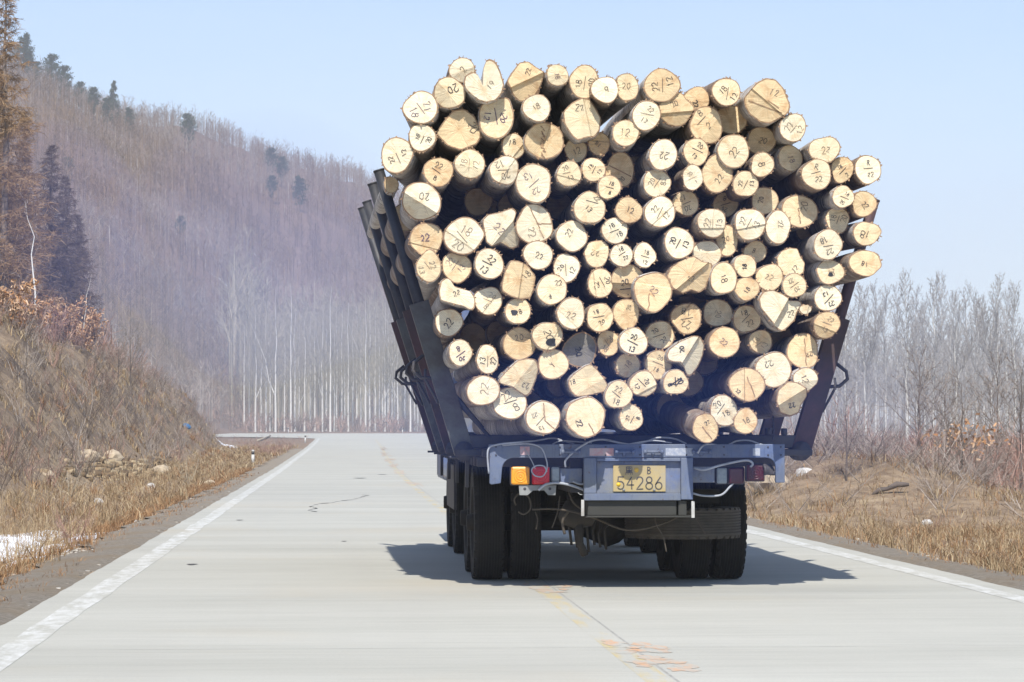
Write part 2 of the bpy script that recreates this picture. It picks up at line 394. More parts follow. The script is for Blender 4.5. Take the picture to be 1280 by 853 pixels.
 (991.5, 159.5, 16, 18, '22/12', dict(d=-.06)),
 (913, 150, 20, 18, '', dict(d=.3, w='wood_orange')),
 (952, 176, 17.5, 17, '20', dict(d=.3, w='wood_orange')),
 (917, 189, 19.5, 20.5, '22', dict(d=-.05, b=[(180, .05, 25)])),
 (1031, 187, 19, 16, '22', dict(d=-.06, cut=[(180, .1, 12)], rot=-10, A=('streaked pale log end on the right shoulder of the load', 'the streaked log on the right shoulder'))),
 (988, 198, 15, 16.5, '18', dict(d=.22)),
 (1021, 218, 17.5, 19.5, 'R/22', dict(d=-.08, A=('pale log end boldly marked R over 22 at the upper right', 'the log marked R over 22'))),
 (1053, 212, 14, 15.5, '18/2', dict(d=.02, rot=-20)),
 (1085, 212, 16.5, 17.5, 'R/22', dict(d=-.02, A=('rightmost log end of the upper rows, against the sky', 'the rightmost upper log'))),
 (953, 206, 14, 15, '8', dict(d=-.1)),
 (932, 230, 15.5, 16, '22/13', dict(d=-.06, rot=30)),
 (896.5, 217.5, 18.5, 23.5, '22', dict(d=-.02, b=[(80, .06, 20), (20, .06, 20)], cut=[(40, .35, 20)], tx=(2, -6), ts=.5, A=('tall triangular log end with a flat sliced upper right edge', 'the tall triangular log'))),
 (866, 222, 13, 15, '20/1', dict(d=-.04, rot=35)),
 (870, 190, 16, 16.5, '20/13', dict(d=-.05)),
 (829, 193.5, 17, 19, '22', dict(d=-.1, sx=-.15, A=('round pale log end beside a deep gap, dark furrowed bark on its left', 'the round log right of the deep gap'))),
 (720, 188, 14, 14.5, '12', dict(d=.25, rot=60)),
 (749, 180, 13, 14, '18', dict(d=.22, rot=45)),
 (775, 213, 17.5, 21.5, '20', dict(d=.32, w='wood_orange', crack=[(-14, -6, 14, 8)], tx=(2, -12), ts=.4, A=('brown shadowed log end with a dark diagonal crack, set far back', 'the brown cracked log set far back'))),
 (711.5, 217.5, 15, 15.5, '20/13', dict(d=-.06, rot=-20)),
 (742, 212, 14.5, 14.5, '18/12', dict(d=-.01)),
 (761.5, 234, 14.5, 14, '18/8', dict(d=-.05)),
 (821, 229, 17, 17, '20/8', dict(d=-.03, cut=[(80, .3, 14)], rot=15)),
 (737, 260, 19, 20, '22/13', dict(d=-.04, rot=-5, tx=(4, 6), ts=.6)),
 (786, 263, 16.5, 15.5, '12', dict(d=.0, rot=-20)),
 (825, 265, 19, 19, '22/12', dict(d=-.06, w='wood_pale', A=('large round pale log end above a wide blue gap at the centre', 'the large round log above the blue gap'))),
 (857.5, 254, 16.5, 15, '20/13', dict(d=.15)),
 (890, 278.5, 17.5, 18, '22/13', dict(d=-.04, w='wood_pale')),
 (715, 295, 19, 19, '22', dict(d=.0, cut=[(50, .45, 25)], w='wood_pale', tx=(-4, 4), ts=.5)),
 (769, 288, 16, 16.5, '18/18', dict(d=.03, cut=[(40, .35, 28)], w='wood_pale')),
 (849, 304, 18.5, 19, '20/13', dict(d=-.05, w='wood_pale', A=('white round log end boldly marked, right of the blue central gap', 'the white round log right of the blue gap'))),
 (746, 317, 15, 17, '22', dict(d=.05)),
 (777, 319, 14, 14, '18/22', dict(d=.02)),
 (806, 319.5, 14, 15, '18/12', dict(d=.02, w='wood_pale', b=[(-50, -.12, 15)])),
 (907, 256, 16, 15, '20/8', dict(d=.4, w='wood_orange', A=('deep-set dark log end in shadow above a gap, right of centre', 'the deep-set dark log right of centre'))),
 (956, 251, 16.5, 16.5, '20', dict(d=.18, tx=(-5, 1), ts=.5)),
 (1000, 264, 21.5, 20.5, '20', dict(d=.14, w='wood', crack=[(-2, -4, 0, 16)], tx=(6, 6), ts=.5, A=('large log end shaded above and lit below by a shadow with a pointed edge', 'the large half-shaded log at right'))),
 (1054, 246, 13.5, 13.5, '18/20', dict(d=-.06)),
 (1080, 255, 14, 16.5, '22', dict(d=.02, rot=-60)),
 (1047, 275, 15, 15.5, '18/20', dict(d=.12, rot=40)),
 (938, 280.5, 19.5, 19, '22/13', dict(d=-.02, b=[(140, .07, 25)])),
 (972.5, 284, 15.5, 20, '22', dict(d=.03, ts=.5, tx=(3, 4))),
 (909, 300.5, 13, 20, '20', dict(d=.1, cut=[(175, .0, 20)])),
 (944, 315, 14.5, 13, '8', dict(d=.2)),
 (988, 323, 18, 18, '12', dict(d=.08, P=(P7, (655, 95), [(570,60),(600,20),(650,0),(700,5),(715,50),(745,100),(735,160),(690,185),(610,175),(575,120)]), tx=(5, -8), ts=.5, A=('hooded log end with a rounded top, half in shadow, right of centre', 'the hooded log'))),
 (1035, 306, 17.5, 19, '22/18', dict(d=-.12, A=('pale log end at right with a thick white bark trunk showing on its left', 'the thick white-barked log at right'))),
 (1083, 292, 16.5, 14.5, '18', dict(d=-.08, b=[(5, .12, 18)], w='wood', A=('small log end pointed to the right, sticking out past the right stakes', 'the small log pointed past the right stakes'))),
 (1081, 329, 19.5, 16, '18', dict(d=-.14, b=[(-10, .15, 15)], w='wood_orange', A=('lowest of the log ends that stick out past the right stakes', 'the lowest log past the right stakes'))),
 (1038, 340, 17, 15, '20', dict(d=-.06, cut=[(110, .25, 25)], blot=(0, -3, 3))),
 (931.5, 332.5, 14, 14, '18', dict(d=-.02, rot=45)),
 (962, 347, 16.5, 16.5, '22', dict(d=.0, rot=-40)),
 (933.5, 361, 15.5, 14, '18', dict(d=-.05)),
 (993, 357, 14.5, 15, '20/22', dict(d=-.02, rot=25)),
 (1035, 372.5, 17, 16, '22/13', dict(d=-.04, w='wood_pale')),
 (977, 388, 29, 25, '22', dict(d=-.06, P=(P7, (595, 395), [(450,320),(480,280),(540,270),(610,300),(660,335),(730,335),(745,360),(710,400),(690,460),(640,510),(610,530),(560,500),(510,440),(460,380)]), cut=[(-30, .05, 4, .07)], w='wood_pale', tx=(14, -4), ts=.35, rot=40, A=('wide stepped log end with a rough brown ledge across it, at right', 'the wide stepped log'))),
 (1007, 387, 7.5, 5.5, '', dict(d=-.02, A=('thinnest stick end of the load, wedged beside the wide stepped log', 'the thinnest stick'))),
 (1033.5, 406, 16, 16.5, '22/13', dict(d=-.06, sx=-.1, A=('lowest right log end with white bark on its left, against the dark stake', 'the white-barked log against the right stake'))),
 (933.5, 399, 17, 17, '18/22', dict(d=.22, w='wood')),
 (951, 427.5, 14.5, 14.5, '18/13', dict(d=.25, w='wood')),
 (1004, 439, 19, 22, '22', dict(d=.12, crack=[(2, -16, 4, 18)], cut=[(160, .2, 24)], tx=(8, -4), ts=.4, A=('shaded oval log end with a lit strip down its middle, by the right stake', 'the shaded oval log by the right stake'))),
 (967, 462.5, 21.5, 21.5, '22', dict(d=.1, w='wood_pale', b=[(60, .06, 25)], tx=(-6, 8), ts=.5)),
 (1007, 474, 15, 14, '12', dict(d=-.02, cut=[(-80, .2, 22)], rot=-20)),
 (987, 498, 20, 21, '22', dict(d=-.1, P=(P10, (755, 505), [(668,520),(680,450),(740,395),(800,400),(865,440),(868,490),(835,540),(825,590),(770,612),(700,590)]), cut=[(-58, -.05, 40, .02)], tx=(4, -8), ts=.45, A=('log end with a shaded hollow lower half, lowest at the right stake', 'the hollowed log lowest at the right stake'))),
 (934.5, 481, 22, 20.5, '22', dict(d=-.06, cut=[(0, -.2, 8, .03)], w='wood_orange', crack=[(0, -10, 10, 16)], tx=(-12, -8), ts=.3, A=('wide orange-streaked log end split by an upright brown groove, lower right', 'the wide grooved log at lower right'))),
 (905.5, 513.5, 17.5, 19.5, '20/18', dict(d=-.02, cut=[(5, .3, 34)], rot=-30, tx=(-4, 2), ts=.6)),
 (932, 527, 14, 15.5, '18', dict(d=.0, b=[(80, .1, 25)], rot=10)),
 (882, 535.5, 15.5, 18, '22', dict(d=-.16, sx=-.35, sz=.5, crack=[(-4, -2, 8, 14)], tx=(2, 7), ts=.45, A=('lowest log end at right, its long white bark trunk lying in view', 'the lowest log with its trunk in view'))),
 (844.5, 478, 15.5, 15, '20/8', dict(d=.0, bold=1, A=('round log end with heavy black crossed-out marks, under the tooth-shaped log', 'the heavily blackened round log'))),
 (804, 480, 16, 16, '20/12', dict(d=-.02)),
 (773, 493.5, 17, 16.5, '22/18', dict(d=-.03)),
 (789, 522, 14.5, 16, '22/8', dict(d=-.02)),
 (735, 476, 25, 20, '18', dict(d=.06, P=(P9, (180, 305), [(58,330),(60,290),(100,250),(170,200),(205,190),(245,225),(290,280),(320,330),(300,370),(190,395),(110,405),(75,370)]), cut=[(100, .2, -14), (-60, .35, 20)], tx=(-18, -1), ts=.35, A=('loaf-shaped tawny log end with a shaded rounded top, low centre', 'the loaf-shaped log'))),
 (732, 521, 24, 24, '22', dict(d=-.05, b=[(-85, .07, 25), (20, .05, 20)], crack=[(4, 8, 12, 24)], tx=(-8, -8), ts=.4, A=('biggest round log end of the bottom row, cracked at its lower edge', 'the biggest log of the bottom row'))),
 (679, 522, 20.5, 20.5, '13/22', dict(d=-.06, crack=[(0, -18, 2, 4), (2, 4, 14, 14)], w='wood_pale', tx=(-6, -5), ts=.5, A=('pale round log end with a bent crack, leftmost low log of the bottom row', 'the pale cracked log of the bottom row'))),
 (649, 471.5, 25, 23, '22', dict(d=-.03, P=(P8, (690, 280), [(550,300),(600,240),(680,165),(740,152),(800,160),(818,220),(800,290),(770,370),(740,402),(690,370),(640,335),(560,315)]), cut=[(-38, .05, 28)], tx=(8, -10), ts=.45, A=('slanted wedge log end with one bright and one duller plane, lower left', 'the slanted wedge log'))),
 (604, 488.5, 20, 18, '22', dict(d=-.05)),
 (637.5, 504, 21, 19.5, '22/8', dict(d=.03)),
 (489, 231, 9, 10, '', dict(d=.7, w='wood_orange', A=('small tan log end peeping out behind the tip of the rear left stake', 'the small tan log behind the stake tip'))),
 # filler logs added deep inside the pile to keep the gaps dark
 (598, 252, 17, 17, '', dict(d=1.00, w='wood_orange', deep=1)),
 (640, 258, 17, 17, '', dict(d=1.13, w='wood_orange', deep=1)),
 (506, 272, 17, 17, '', dict(d=1.26, w='wood_orange', deep=1)),
 (592, 318, 17, 17, '', dict(d=1.39, w='wood_orange', deep=1)),
 (700, 258, 17, 17, '', dict(d=1.52, w='wood_orange', deep=1)),
 (795, 212, 17, 17, '', dict(d=1.00, w='wood_orange', deep=1)),
 (700, 212, 17, 17, '', dict(d=1.13, w='wood_orange', deep=1)),
 (852, 282, 17, 17, '', dict(d=1.26, w='wood_orange', deep=1)),
 (797, 298, 17, 17, '', dict(d=1.39, w='wood_orange', deep=1)),
 (985, 235, 17, 17, '', dict(d=1.52, w='wood_orange', deep=1)),
 (1012, 288, 17, 17, '', dict(d=1.00, w='wood_orange', deep=1)),
 (925, 306, 17, 17, '', dict(d=1.13, w='wood_orange', deep=1)),
 (866, 376, 17, 17, '', dict(d=1.26, w='wood_orange', deep=1)),
 (625, 418, 17, 17, '', dict(d=1.39, w='wood_orange', deep=1)),
 (592, 422, 17, 17, '', dict(d=1.52, w='wood_orange', deep=1)),
 (700, 478, 17, 17, '', dict(d=1.00, w='wood_orange', deep=1)),
 (862, 478, 17, 17, '', dict(d=1.13, w='wood_orange', deep=1)),
 (708, 502, 17, 17, '', dict(d=1.26, w='wood_orange', deep=1)),
 (880, 452, 17, 17, '', dict(d=1.39, w='wood_orange', deep=1)),
 (838, 508, 17, 17, '', dict(d=1.52, w='wood_orange', deep=1)),
 (975, 425, 17, 17, '', dict(d=1.00, w='wood_orange', deep=1)),
 (660, 505, 17, 17, '', dict(d=1.13, w='wood_orange', deep=1)),
 (610, 265, 17, 17, '', dict(d=1.26, w='wood_orange', deep=1)),
 (655, 300, 17, 17, '', dict(d=1.39, w='wood_orange', deep=1)),
]
# ------------------------------------------------------------------ writing: single-stroke hand lettering
def arc(cx, cy, rx, ry, a0, a1, n=9):
    return [(cx + rx * math.cos(R(a0 + (a1 - a0) * i / n)), cy + ry * math.sin(R(a0 + (a1 - a0) * i / n))) for i in range(n + 1)]
GL = {  # box 0..0.6 wide, 0..1 high
 '0': [arc(.3, .5, .26, .48, 90, 450, 14)], '1': [[(.15, .75), (.32, 1), (.32, 0)]],
 '2': [arc(.3, .72, .25, .27, 170, -35, 8) + [(.05, 0), (.58, .03)]],
 '3': [arc(.28, .75, .24, .24, 160, -80, 8) + arc(.28, .27, .27, .27, 80, -160, 9)],
 '4': [[(.42, 1), (.02, .35), (.6, .35)], [(.42, .7), (.42, 0)]],
 '5': [[(.55, 1), (.1, 1), (.07, .58)] + arc(.28, .32, .27, .31, 110, -150, 9)],
 '6': [[(.45, 1), (.15, .55)] + arc(.3, .28, .26, .28, 160, 520, 13)],
 '8': [arc(.3, .75, .22, .24, -90, 270, 12) + arc(.3, .26, .27, .26, 90, -270, 12)],
 '9': [arc(.3, .7, .25, .28, 0, 360, 12) + [(.53, .5), (.42, 0)]],
 'R': [[(.08, 0), (.08, 1)] + arc(.1, .75, .4, .24, 90, -90, 7) + [(.58, 0)]],
 'Y': [[(.02, 1), (.3, .55), (.58, 1)], [(.3, .55), (.25, 0)]],
 'B': [[(.08, 0), (.08, 1)] + arc(.1, .76, .36, .23, 90, -90, 7) + arc(.1, .27, .42, .26, 90, -90, 7)],
 '*': [[(.3, 1), (.12, 0), (.6, .65), (0, .65), (.48, 0), (.3, 1)]],
}
def word(txt, cx, cy, h, rot=0, jit=0.0, rnd=random):
    w = h * .6; gap = h * .16
    tot = len(txt) * w + (len(txt) - 1) * gap
    out = []; ca, sa = math.cos(R(rot)), math.sin(R(rot))
    for i, ch in enumerate(txt):
        ga, gs, gd = (rnd.uniform(-.22, .22), rnd.uniform(.85, 1.15), rnd.uniform(-.1, .1)) if jit else (0, 1, 0)
        for st in GL.get(ch, []):
            p = []
            for (x, y) in st:
                x, y = .3 + ((x - .3) * math.cos(ga) - (y - .5) * math.sin(ga)) * gs, .5 + gd + ((x - .3) * math.sin(ga) + (y - .5) * math.cos(ga)) * gs
                X = -tot / 2 + i * (w + gap) + x * h + rnd.uniform(-jit, jit) * h; Y = (y - .5) * h + rnd.uniform(-jit, jit) * h
                p.append((cx + X * ca - Y * sa, cy + X * sa + Y * ca))
            out.append(p)
    return out

def ribbon(mb, pts, w, depth, lift, m=0):
    """flat stroke on a face lying in (x,z); depth(x,z) gives its y"""
    P = []
    for a, b_ in zip(pts[:-1], pts[1:]):
        L = math.dist(a, b_); k = max(1, int(L / 0.02))
        P += [(a[0] + (b_[0] - a[0]) * i / k, a[1] + (b_[1] - a[1]) * i / k) for i in range(k)]
    P.append(pts[-1])
    if len(P) < 2: return
    V = []; n = len(P)
    for i, p in enumerate(P):
        a, b_ = P[max(0, i - 1)], P[min(n - 1, i + 1)]
        dx, dz = b_[0] - a[0], b_[1] - a[1]; L = math.hypot(dx, dz) or 1
        nx, nz = -dz / L * w / 2, dx / L * w / 2
        for s in (1, -1):
            x, z = p[0] + nx * s, p[1] + nz * s
            V.append((x, depth(x, z) - lift, z))
    mb.add(V, [(2 * i, 2 * i + 1, 2 * i + 3, 2 * i + 2) for i in range(n - 1)], m)

# ------------------------------------------------------------------ build each log
YL = 24.0
def polar_from_poly(poly):
    n = len(poly)
    def f(t):
        dx, dy = math.cos(t), math.sin(t); best = 0
        for i in range(n):
            (x1, y1), (x2, y2) = poly[i], poly[(i + 1) % n]
            ex, ey = x2 - x1, y2 - y1
            den = dx * ey - dy * ex
            if abs(den) < 1e-12: continue
            s = (x1 * ey - y1 * ex) / den; u = (x1 * dy - y1 * dx) / den
            if s > 0 and -1e-9 <= u <= 1 + 1e-9: best = max(best, s)
        return best or 0.02
    return f

def build_log(i, row):
    x, y, rx, ry, txt, o = row
    rnd = random.Random(1000 + i)
    Yn = YL + o.get('d', rnd.uniform(-.06, .09)) + rnd.uniform(-.015, .015)
    k = Yn / F
    NS = 72 if 'P' in o else 44
    if 'P' in o:
        (ox, oy, sc), (zx, zy), pts = o['P']
        x, y = ox + zx / sc, oy + zy / sc
        fr = polar_from_poly([((a - zx) / sc * k * 1.03, -(b - zy) / sc * k * 1.03) for a, b in pts])
        raw = [fr(2 * math.pi * j / NS) for j in range(NS)]
        rad = [(raw[j - 1] + 5 * raw[j] + raw[(j + 1) % NS]) / 7 for j in range(NS)]
    else:
        rad = []
        ph = [rnd.uniform(0, 6.28) for _ in range(5)]; am = [rnd.uniform(.0, .05), rnd.uniform(.01, .05), rnd.uniform(.0, .025), rnd.uniform(0, .018), rnd.uniform(0, .012)]
        for j in range(NS):
            t = 2 * math.pi * j / NS
            r = rx * ry / math.hypot(ry * math.cos(t), rx * math.sin(t)) * k * 1.045
            r *= 1 + sum(am[q] * math.cos((q + 2) * t + ph[q]) for q in range(5))
            for (a, amp, wd) in o.get('b', []):
                dd = (t - R(a) + math.pi) % (2 * math.pi) - math.pi
                r *= 1 + amp * math.exp(-(dd / R(wd)) ** 2)
            rad.append(r)
    rm = sum(rad) / NS
    cuts = [(math.cos(R(c[0])), math.sin(R(c[0])), c[1] * rm, math.tan(R(c[2])), (c[3] if len(c) > 3 else 0)) for c in o.get('cut', [])]
    if not cuts and rnd.random() < .5 and not o.get('deep'):      # faint change of plane where the saw came in from the other side
        a = rnd.uniform(0, 6.28); cuts = [(math.cos(a), math.sin(a), rnd.uniform(.1, .5) * rm, math.tan(R(rnd.choice([6, 9, 13, 18, 24, -8, -12]))), rnd.choice([0, .006, .012]))]
    tilt = (rnd.uniform(-.1, .1), rnd.uniform(-.1, .12))      # saw cut a little off square
    def depth(u, v):
        d = u * tilt[0] + v * tilt[1]
        for nx, nz, of, tn, stp in cuts:
            s = nx * u + nz * v - of
            if s > 0: d += s * tn + stp * min(1, s / .012)
        return d
    # face disc
    bm = bmesh.new()
    fr_ = [0, .35, .68, .94, 1.0]
    rings = []
    c0 = bm.verts.new((0, 0, 0))
    for f in fr_[1:]:
        rings.append([bm.verts.new((rad[j] * f * math.cos(2 * math.pi * j / NS), 0, rad[j] * f * math.sin(2 * math.pi * j / NS))) for j in range(NS)])
    for j in range(NS):
        bm.faces.new((c0, rings[0][j], rings[0][(j + 1) % NS]))
        for q in range(3):
            f = bm.faces.new((rings[q][j], rings[q + 1][j], rings[q + 1][(j + 1) % NS], rings[q][(j + 1) % NS]))
            f.material_index = 1 if q == 2 else 0
    for nx, nz, of, tn, stp in cuts:
        for e in ((0, .012) if stp else (0,)):
            g = list(bm.verts) + list(bm.edges) + list(bm.faces)
            bmesh.ops.bisect_plane(bm, geom=g, plane_co=(nx * (of + e), 0, nz * (of + e)), plane_no=(nx, 0, nz))
    for v in bm.verts:
        v.co.y = depth(v.co.x, v.co.z) + rnd.uniform(-.0015, .0015)
    # rim, ordered by walking the boundary
    be = [e for e in bm.edges if e.is_boundary]
    nxt = {}
    for e in be:
        for v in e.verts: nxt.setdefault(v, []).append(e.other_vert(v))
    start = be[0].verts[0]; loop = [start]; prev = None; cur = start
    while True:
        n_ = [q for q in nxt[cur] if q is not prev]
        prev, cur = cur, n_[0]
        if cur is start: break
        loop.append(cur)
    rim = [v.co.copy() for v in loop]
    if sum(rim[j].x * rim[(j + 1) % len(rim)].z - rim[(j + 1) % len(rim)].x * rim[j].z for j in range(len(rim))) < 0: rim.reverse()
    bmesh.ops.recalc_face_normals(bm, faces=bm.faces)
    if bm.faces[0].normal.y > 0: bmesh.ops.reverse_faces(bm, faces=bm.faces)
    me = bpy.data.meshes.new('cut_face'); bm.to_mesh(me); bm.free()
    wk = o.get('w') or rnd.choice(['wood', 'wood', 'wood', 'wood_pale', 'wood_orange'])
    me.materials.append(M[wk]); me.materials.append(M['cambium'])
    # bark tube to the front of the truck
    L = 7.0 + rnd.uniform(-.5, .5) - (Yn - YL)
    mb = MB(); n = len(rim)
    ymax = max(p.y for p in rim)
    st = [0.0, ymax + .05, ymax + .25, .7, 1.3, 2.1, 3.2, 4.6, L]
    tap = rnd.uniform(.86, 1.02)
    bend = (rnd.uniform(-.05, .05), rnd.uniform(-.05, .05))
    V = []
    for q, yy in enumerate(st):
        u = yy / L; blend = min(1, yy / 1.2)
        for p in rim:
            r = math.hypot(p.x, p.z); t = math.atan2(p.z, p.x)
            rr = (r * (1 - blend * .8) + rm * blend * .8) * (1 + (tap - 1) * u) * (1.0 if q == 0 else 1.035)
            rr *= 1 + (0 if q == 0 else .03 * mnoise.noise(Vector((math.cos(t) * 1.6 + i * 3.1, yy * 1.5, math.sin(t) * 1.6))))
            bx = bend[0] * math.sin(math.pi * u); bz = bend[1] * math.sin(math.pi * u)
            V.append((rr * math.cos(t) + bx, p.y if q == 0 else yy, rr * math.sin(t) + bz))
    Fs = [(q * n + j, q * n + (j + 1) % n, (q + 1) * n + (j + 1) % n, (q + 1) * n + j) for q in range(len(st) - 1) for j in range(n)]
    mb.add(V, [f[::-1] for f in Fs], 0, True)
    mb.add([V[(len(st) - 1) * n + j] for j in range(n)], [tuple(range(n))[::-1]], 1)
    # frayed bark and saw whiskers round the rim
    for _ in range(rnd.randint(14, 30)):
        p = rim[rnd.randrange(n)]; t = math.atan2(p.z, p.x) + rnd.uniform(-.05, .05); r = math.hypot(p.x, p.z)
        l = rnd.choice([.006, .008, .011, .015, .02]); w = rnd.uniform(.003, .012)
        a = Vector((r * math.cos(t), p.y + .004, r * math.sin(t))); d = Vector((math.cos(t + rnd.uniform(-.8, .8)), rnd.uniform(-.6, .7), math.sin(t + rnd.uniform(-.8, .8)))).normalized() * l
        s = Vector((-math.sin(t), 0, math.cos(t))) * w
        mb.add([a - s, a + s, a + d + s * .3, a + d - s * .3], [(0, 1, 2, 3)], 2)
    bk = 'bark_brown' if (wk == 'wood_orange' and rnd.random() < .5) or rnd.random() < .22 else 'bark'
    if wk == 'wood_grey': bk = 'bark_brown'
    log = mb.build('birch_log', [M[bk], M['wood'], M['cambium']])
    p0 = at(x, y, Yn)
    ax = Vector((o.get('sx', rnd.uniform(-.12, .12)), L, o.get('sz', rnd.uniform(-.1, .1)))).normalized()
    zz = Vector((0, 0, 1)); xx = ax.cross(zz).normalized(); zz = xx.cross(ax)
    log.matrix_world = Matrix(((xx.x, ax.x, zz.x, p0.x), (xx.y, ax.y, zz.y, p0.y), (xx.z, ax.z, zz.z, p0.z), (0, 0, 0, 1)))
    face = bpy.data.objects.new('cut_face', me); C.objects.link(face); face.parent = log
    # figures written on the face
    tb = MB(); h0 = rm * o.get('ts', .62) * rnd.uniform(.55, .82)
    tx, ty = [q * k for q in o.get('tx', (rnd.uniform(-2, 2), rnd.uniform(-2, 2)))]
    rot = o.get('rot', 0) * 1.5 + rnd.choice([0, 20, -20, 35, 50, -40, 65, 80, 170, -160, -75]) * (0 if 'R/' in txt else 1); jit = .075
    lw = max(.0046, h0 * .055) * (1.7 if o.get('bold') else rnd.choice([.75, .9, 1, 1, 1.5]))
    inside = lambda p: math.hypot(p[0], p[1]) < .93 * rad[int(round(math.atan2(p[1], p[0]) / (2 * math.pi) * NS)) % NS]
    strokes = []
    if '/' in txt:
        a, b_ = txt.split('/')
        c_, s_ = math.cos(R(rot)), math.sin(R(rot))
        q = lambda X, Z: (tx + X * c_ - Z * s_, ty + X * s_ + Z * c_)
        strokes += word(a, *q(-.05 * rm, .42 * rm), h0 * .85, rot, jit, rnd)
        strokes += word(b_, *q(.08 * rm, -.42 * rm), h0 * .85, rot, jit, rnd)
        e_ = rnd.uniform(-.25, .35); strokes.append([q(-.42 * rm, -e_ * rm * .6), q(rnd.uniform(.2, .45) * rm, e_ * rm * .6 + .04 * rm)])
    elif txt:
        strokes += word(txt, tx, ty, h0, rot, jit, rnd)
    if o.get('star'):
        sb_ = MB()
        for s in word('*', -2 * k, -9 * k, h0 * .95, 10, 0, rnd): ribbon(sb_, s, lw * 1.2, depth, .004)
        sb_.build('star_mark', M['ink'], log)
    if 0: strokes += word('*', -2 * k, -9 * k, h0 * .95, 10, 0, rnd)
    if o.get('bold'): strokes += [[(-.5 * rm, -.3 * rm), (.45 * rm, .35 * rm)], [(-.45 * rm, -.1 * rm), (.1 * rm, -.2 * rm), (.3 * rm, .1 * rm)]]
    for s in strokes:
        run = []
        for p in s + [None]:
            if p is not None and inside(p): run.append(p)
            else:
                if len(run) > 1: ribbon(tb, run, lw, depth, .004)
                run = []
    if o.get('blot'):
        bx, by, br = [q * k for q in o['blot']]
        ring = [(bx + br * (1 + .25 * math.sin(3 * t + i)) * math.cos(t), by + br * (1 + .2 * math.cos(2 * t)) * math.sin(t)) for t in [6.283 * j / 18 for j in range(18)]]
        bb = MB(); bb.add([(a, depth(a, b_) - .0055, b_) for a, b_ in ring], [tuple(range(18))[::-1]], 0); bb.build('paint_blot', M['blot'], log)
    if tb.F:
        tb.build('written_number', rnd.choice([M['ink']] * 6 + [M['ink_faint'], M['ink_purple']]) if not o.get('bold') else M['ink'], log)
    if o.get('crack') or o.get('fray'):
        cb = MB()
        for (x1, y1, x2, y2) in o.get('crack', []):
            pts = []
            for j in range(9):
                f = j / 8; jx = rnd.uniform(-1, 1) if 0 < j < 8 else 0
                pts.append(((x1 + (x2 - x1) * f + jx) * k, -(y1 + (y2 - y1) * f + jx * .6) * k))
            ribbon(cb, pts, .009, depth, .003)
        if o.get('fray'):
            for j in range(13):
                zz_ = (j / 12 - .5) * 1.5 * rm; xx_ = -.02 + rnd.uniform(-.012, .012)
                ribbon(cb, [(xx_, zz_), (xx_ + rnd.uniform(.01, .035), zz_ - rnd.uniform(.01, .03))], .009, depth, .005)
        cb.build('crack', M['cambium'], log)
    log['_px'] = (x, y); log['group'] = 'birch logs loaded on the truck'; log['category'] = 'log'
    return log

logs = [build_log(i, r) for i, r in enumerate(LOGS)]

# labels: landmarks have their own; every other log is described by its figures and the landmark next to it
def pxof(l): return Vector(l['_px'])
SECT = ['just right of', 'up and right of', 'just above', 'up and left of', 'just left of', 'down and left of', 'just below', 'down and right of']
used = set()
anch = [(pxof(l), r[5]['A'][1]) for l, r in zip(logs, LOGS) if 'A' in r[5]]
def describe(l, r):
    rx, ry, txt, o = r[2], r[3], r[4], r[5]
    size = 'small' if min(rx, ry) < 14.6 else ('large' if rx + ry > 37.5 else 'middling')
    shape = 'upright oval' if ry > rx * 1.14 else ('wide oval' if rx > ry * 1.09 else 'round')
    if o.get('deep'): return 'filler log added in a gap'
    tone = 'shaded' if o.get('d', 0) >= .14 else {'wood_pale': 'pale', 'wood_orange': 'tawny'}.get(o.get('w'), 'cream')
    return f'{size} {tone} {shape} log'
for l, r in zip(logs, LOGS):
    if 'A' in r[5]: l['label'] = r[5]['A'][0]
todo = [(l, r) for l, r in zip(logs, LOGS) if 'A' not in r[5]]
allp = [pxof(l) for l in logs]
ref = list(anch)
for l, r in todo:
    p = pxof(l); best = None
    for ap, name in ref:
        d = p - ap; D = d.length
        sec = int(round(math.atan2(-d.y, d.x) / (math.pi / 4))) % 8
        rank = 1
        for q in allp:
            e = q - ap
            if 1 < e.length < D - .5 and int(round(math.atan2(-e.y, e.x) / (math.pi / 4))) % 8 == sec: rank += 1
        if rank <= 2 and (name, sec, rank) not in used:
            cost = D + (rank - 1) * 60
            if best is None or cost < best[0]: best = (cost, name, sec, rank)
    if best is None: best = (0, 'the heart-shaped log', 7, 3 + len(used))
    used.add(best[1:])
    rel = SECT[best[2]] if best[3] == 1 else 'second ' + SECT[best[2]].replace('just ', '')
    l['label'] = describe(l, r) + ' ' + rel + ' ' + best[1]
    if len(l['label'].split()) > 16: l['label'] = l['label'].replace('filler log added in a gap', 'added filler log').replace(' of the ', ' of ').replace('above the ', 'above ').replace('below the ', 'below ')
for l in logs: del l['_px']
# ------------------------------------------------------------------ truck
M['blue'] = simple('faded_blue_paint', (0.065, 0.115, 0.28), 0.55, 0, 0.3, 6, dirt=(0.22, 0.22, 0.20), dirt_amt=0.5, rust=(.12, .07, .04))
M['blue_grey'] = simple('dusty_blue_grey_steel', (0.055, 0.095, 0.225), 0.6, 0, 0.35, 5, dirt=(0.15, 0.17, 0.205), dirt_amt=0.6, rust=(.10, .055, .035))
M['steel'] = simple('dark_steel', (0.035, 0.04, 0.06), 0.6, 0.0, 0.35, 7, dirt=(0.07, 0.06, 0.055), dirt_amt=0.5)
M['rust'] = simple('rusty_red_steel', (0.10, 0.045, 0.045), 0.65, 0.0, 0.35, 5, dirt=(0.05, 0.035, 0.03), dirt_amt=0.5)
M['stake_grey'] = simple('worn_grey_steel', (0.12, 0.135, 0.13), 0.55, 0.0, 0.3, 6, dirt=(0.06, 0.045, 0.04), dirt_amt=0.5)
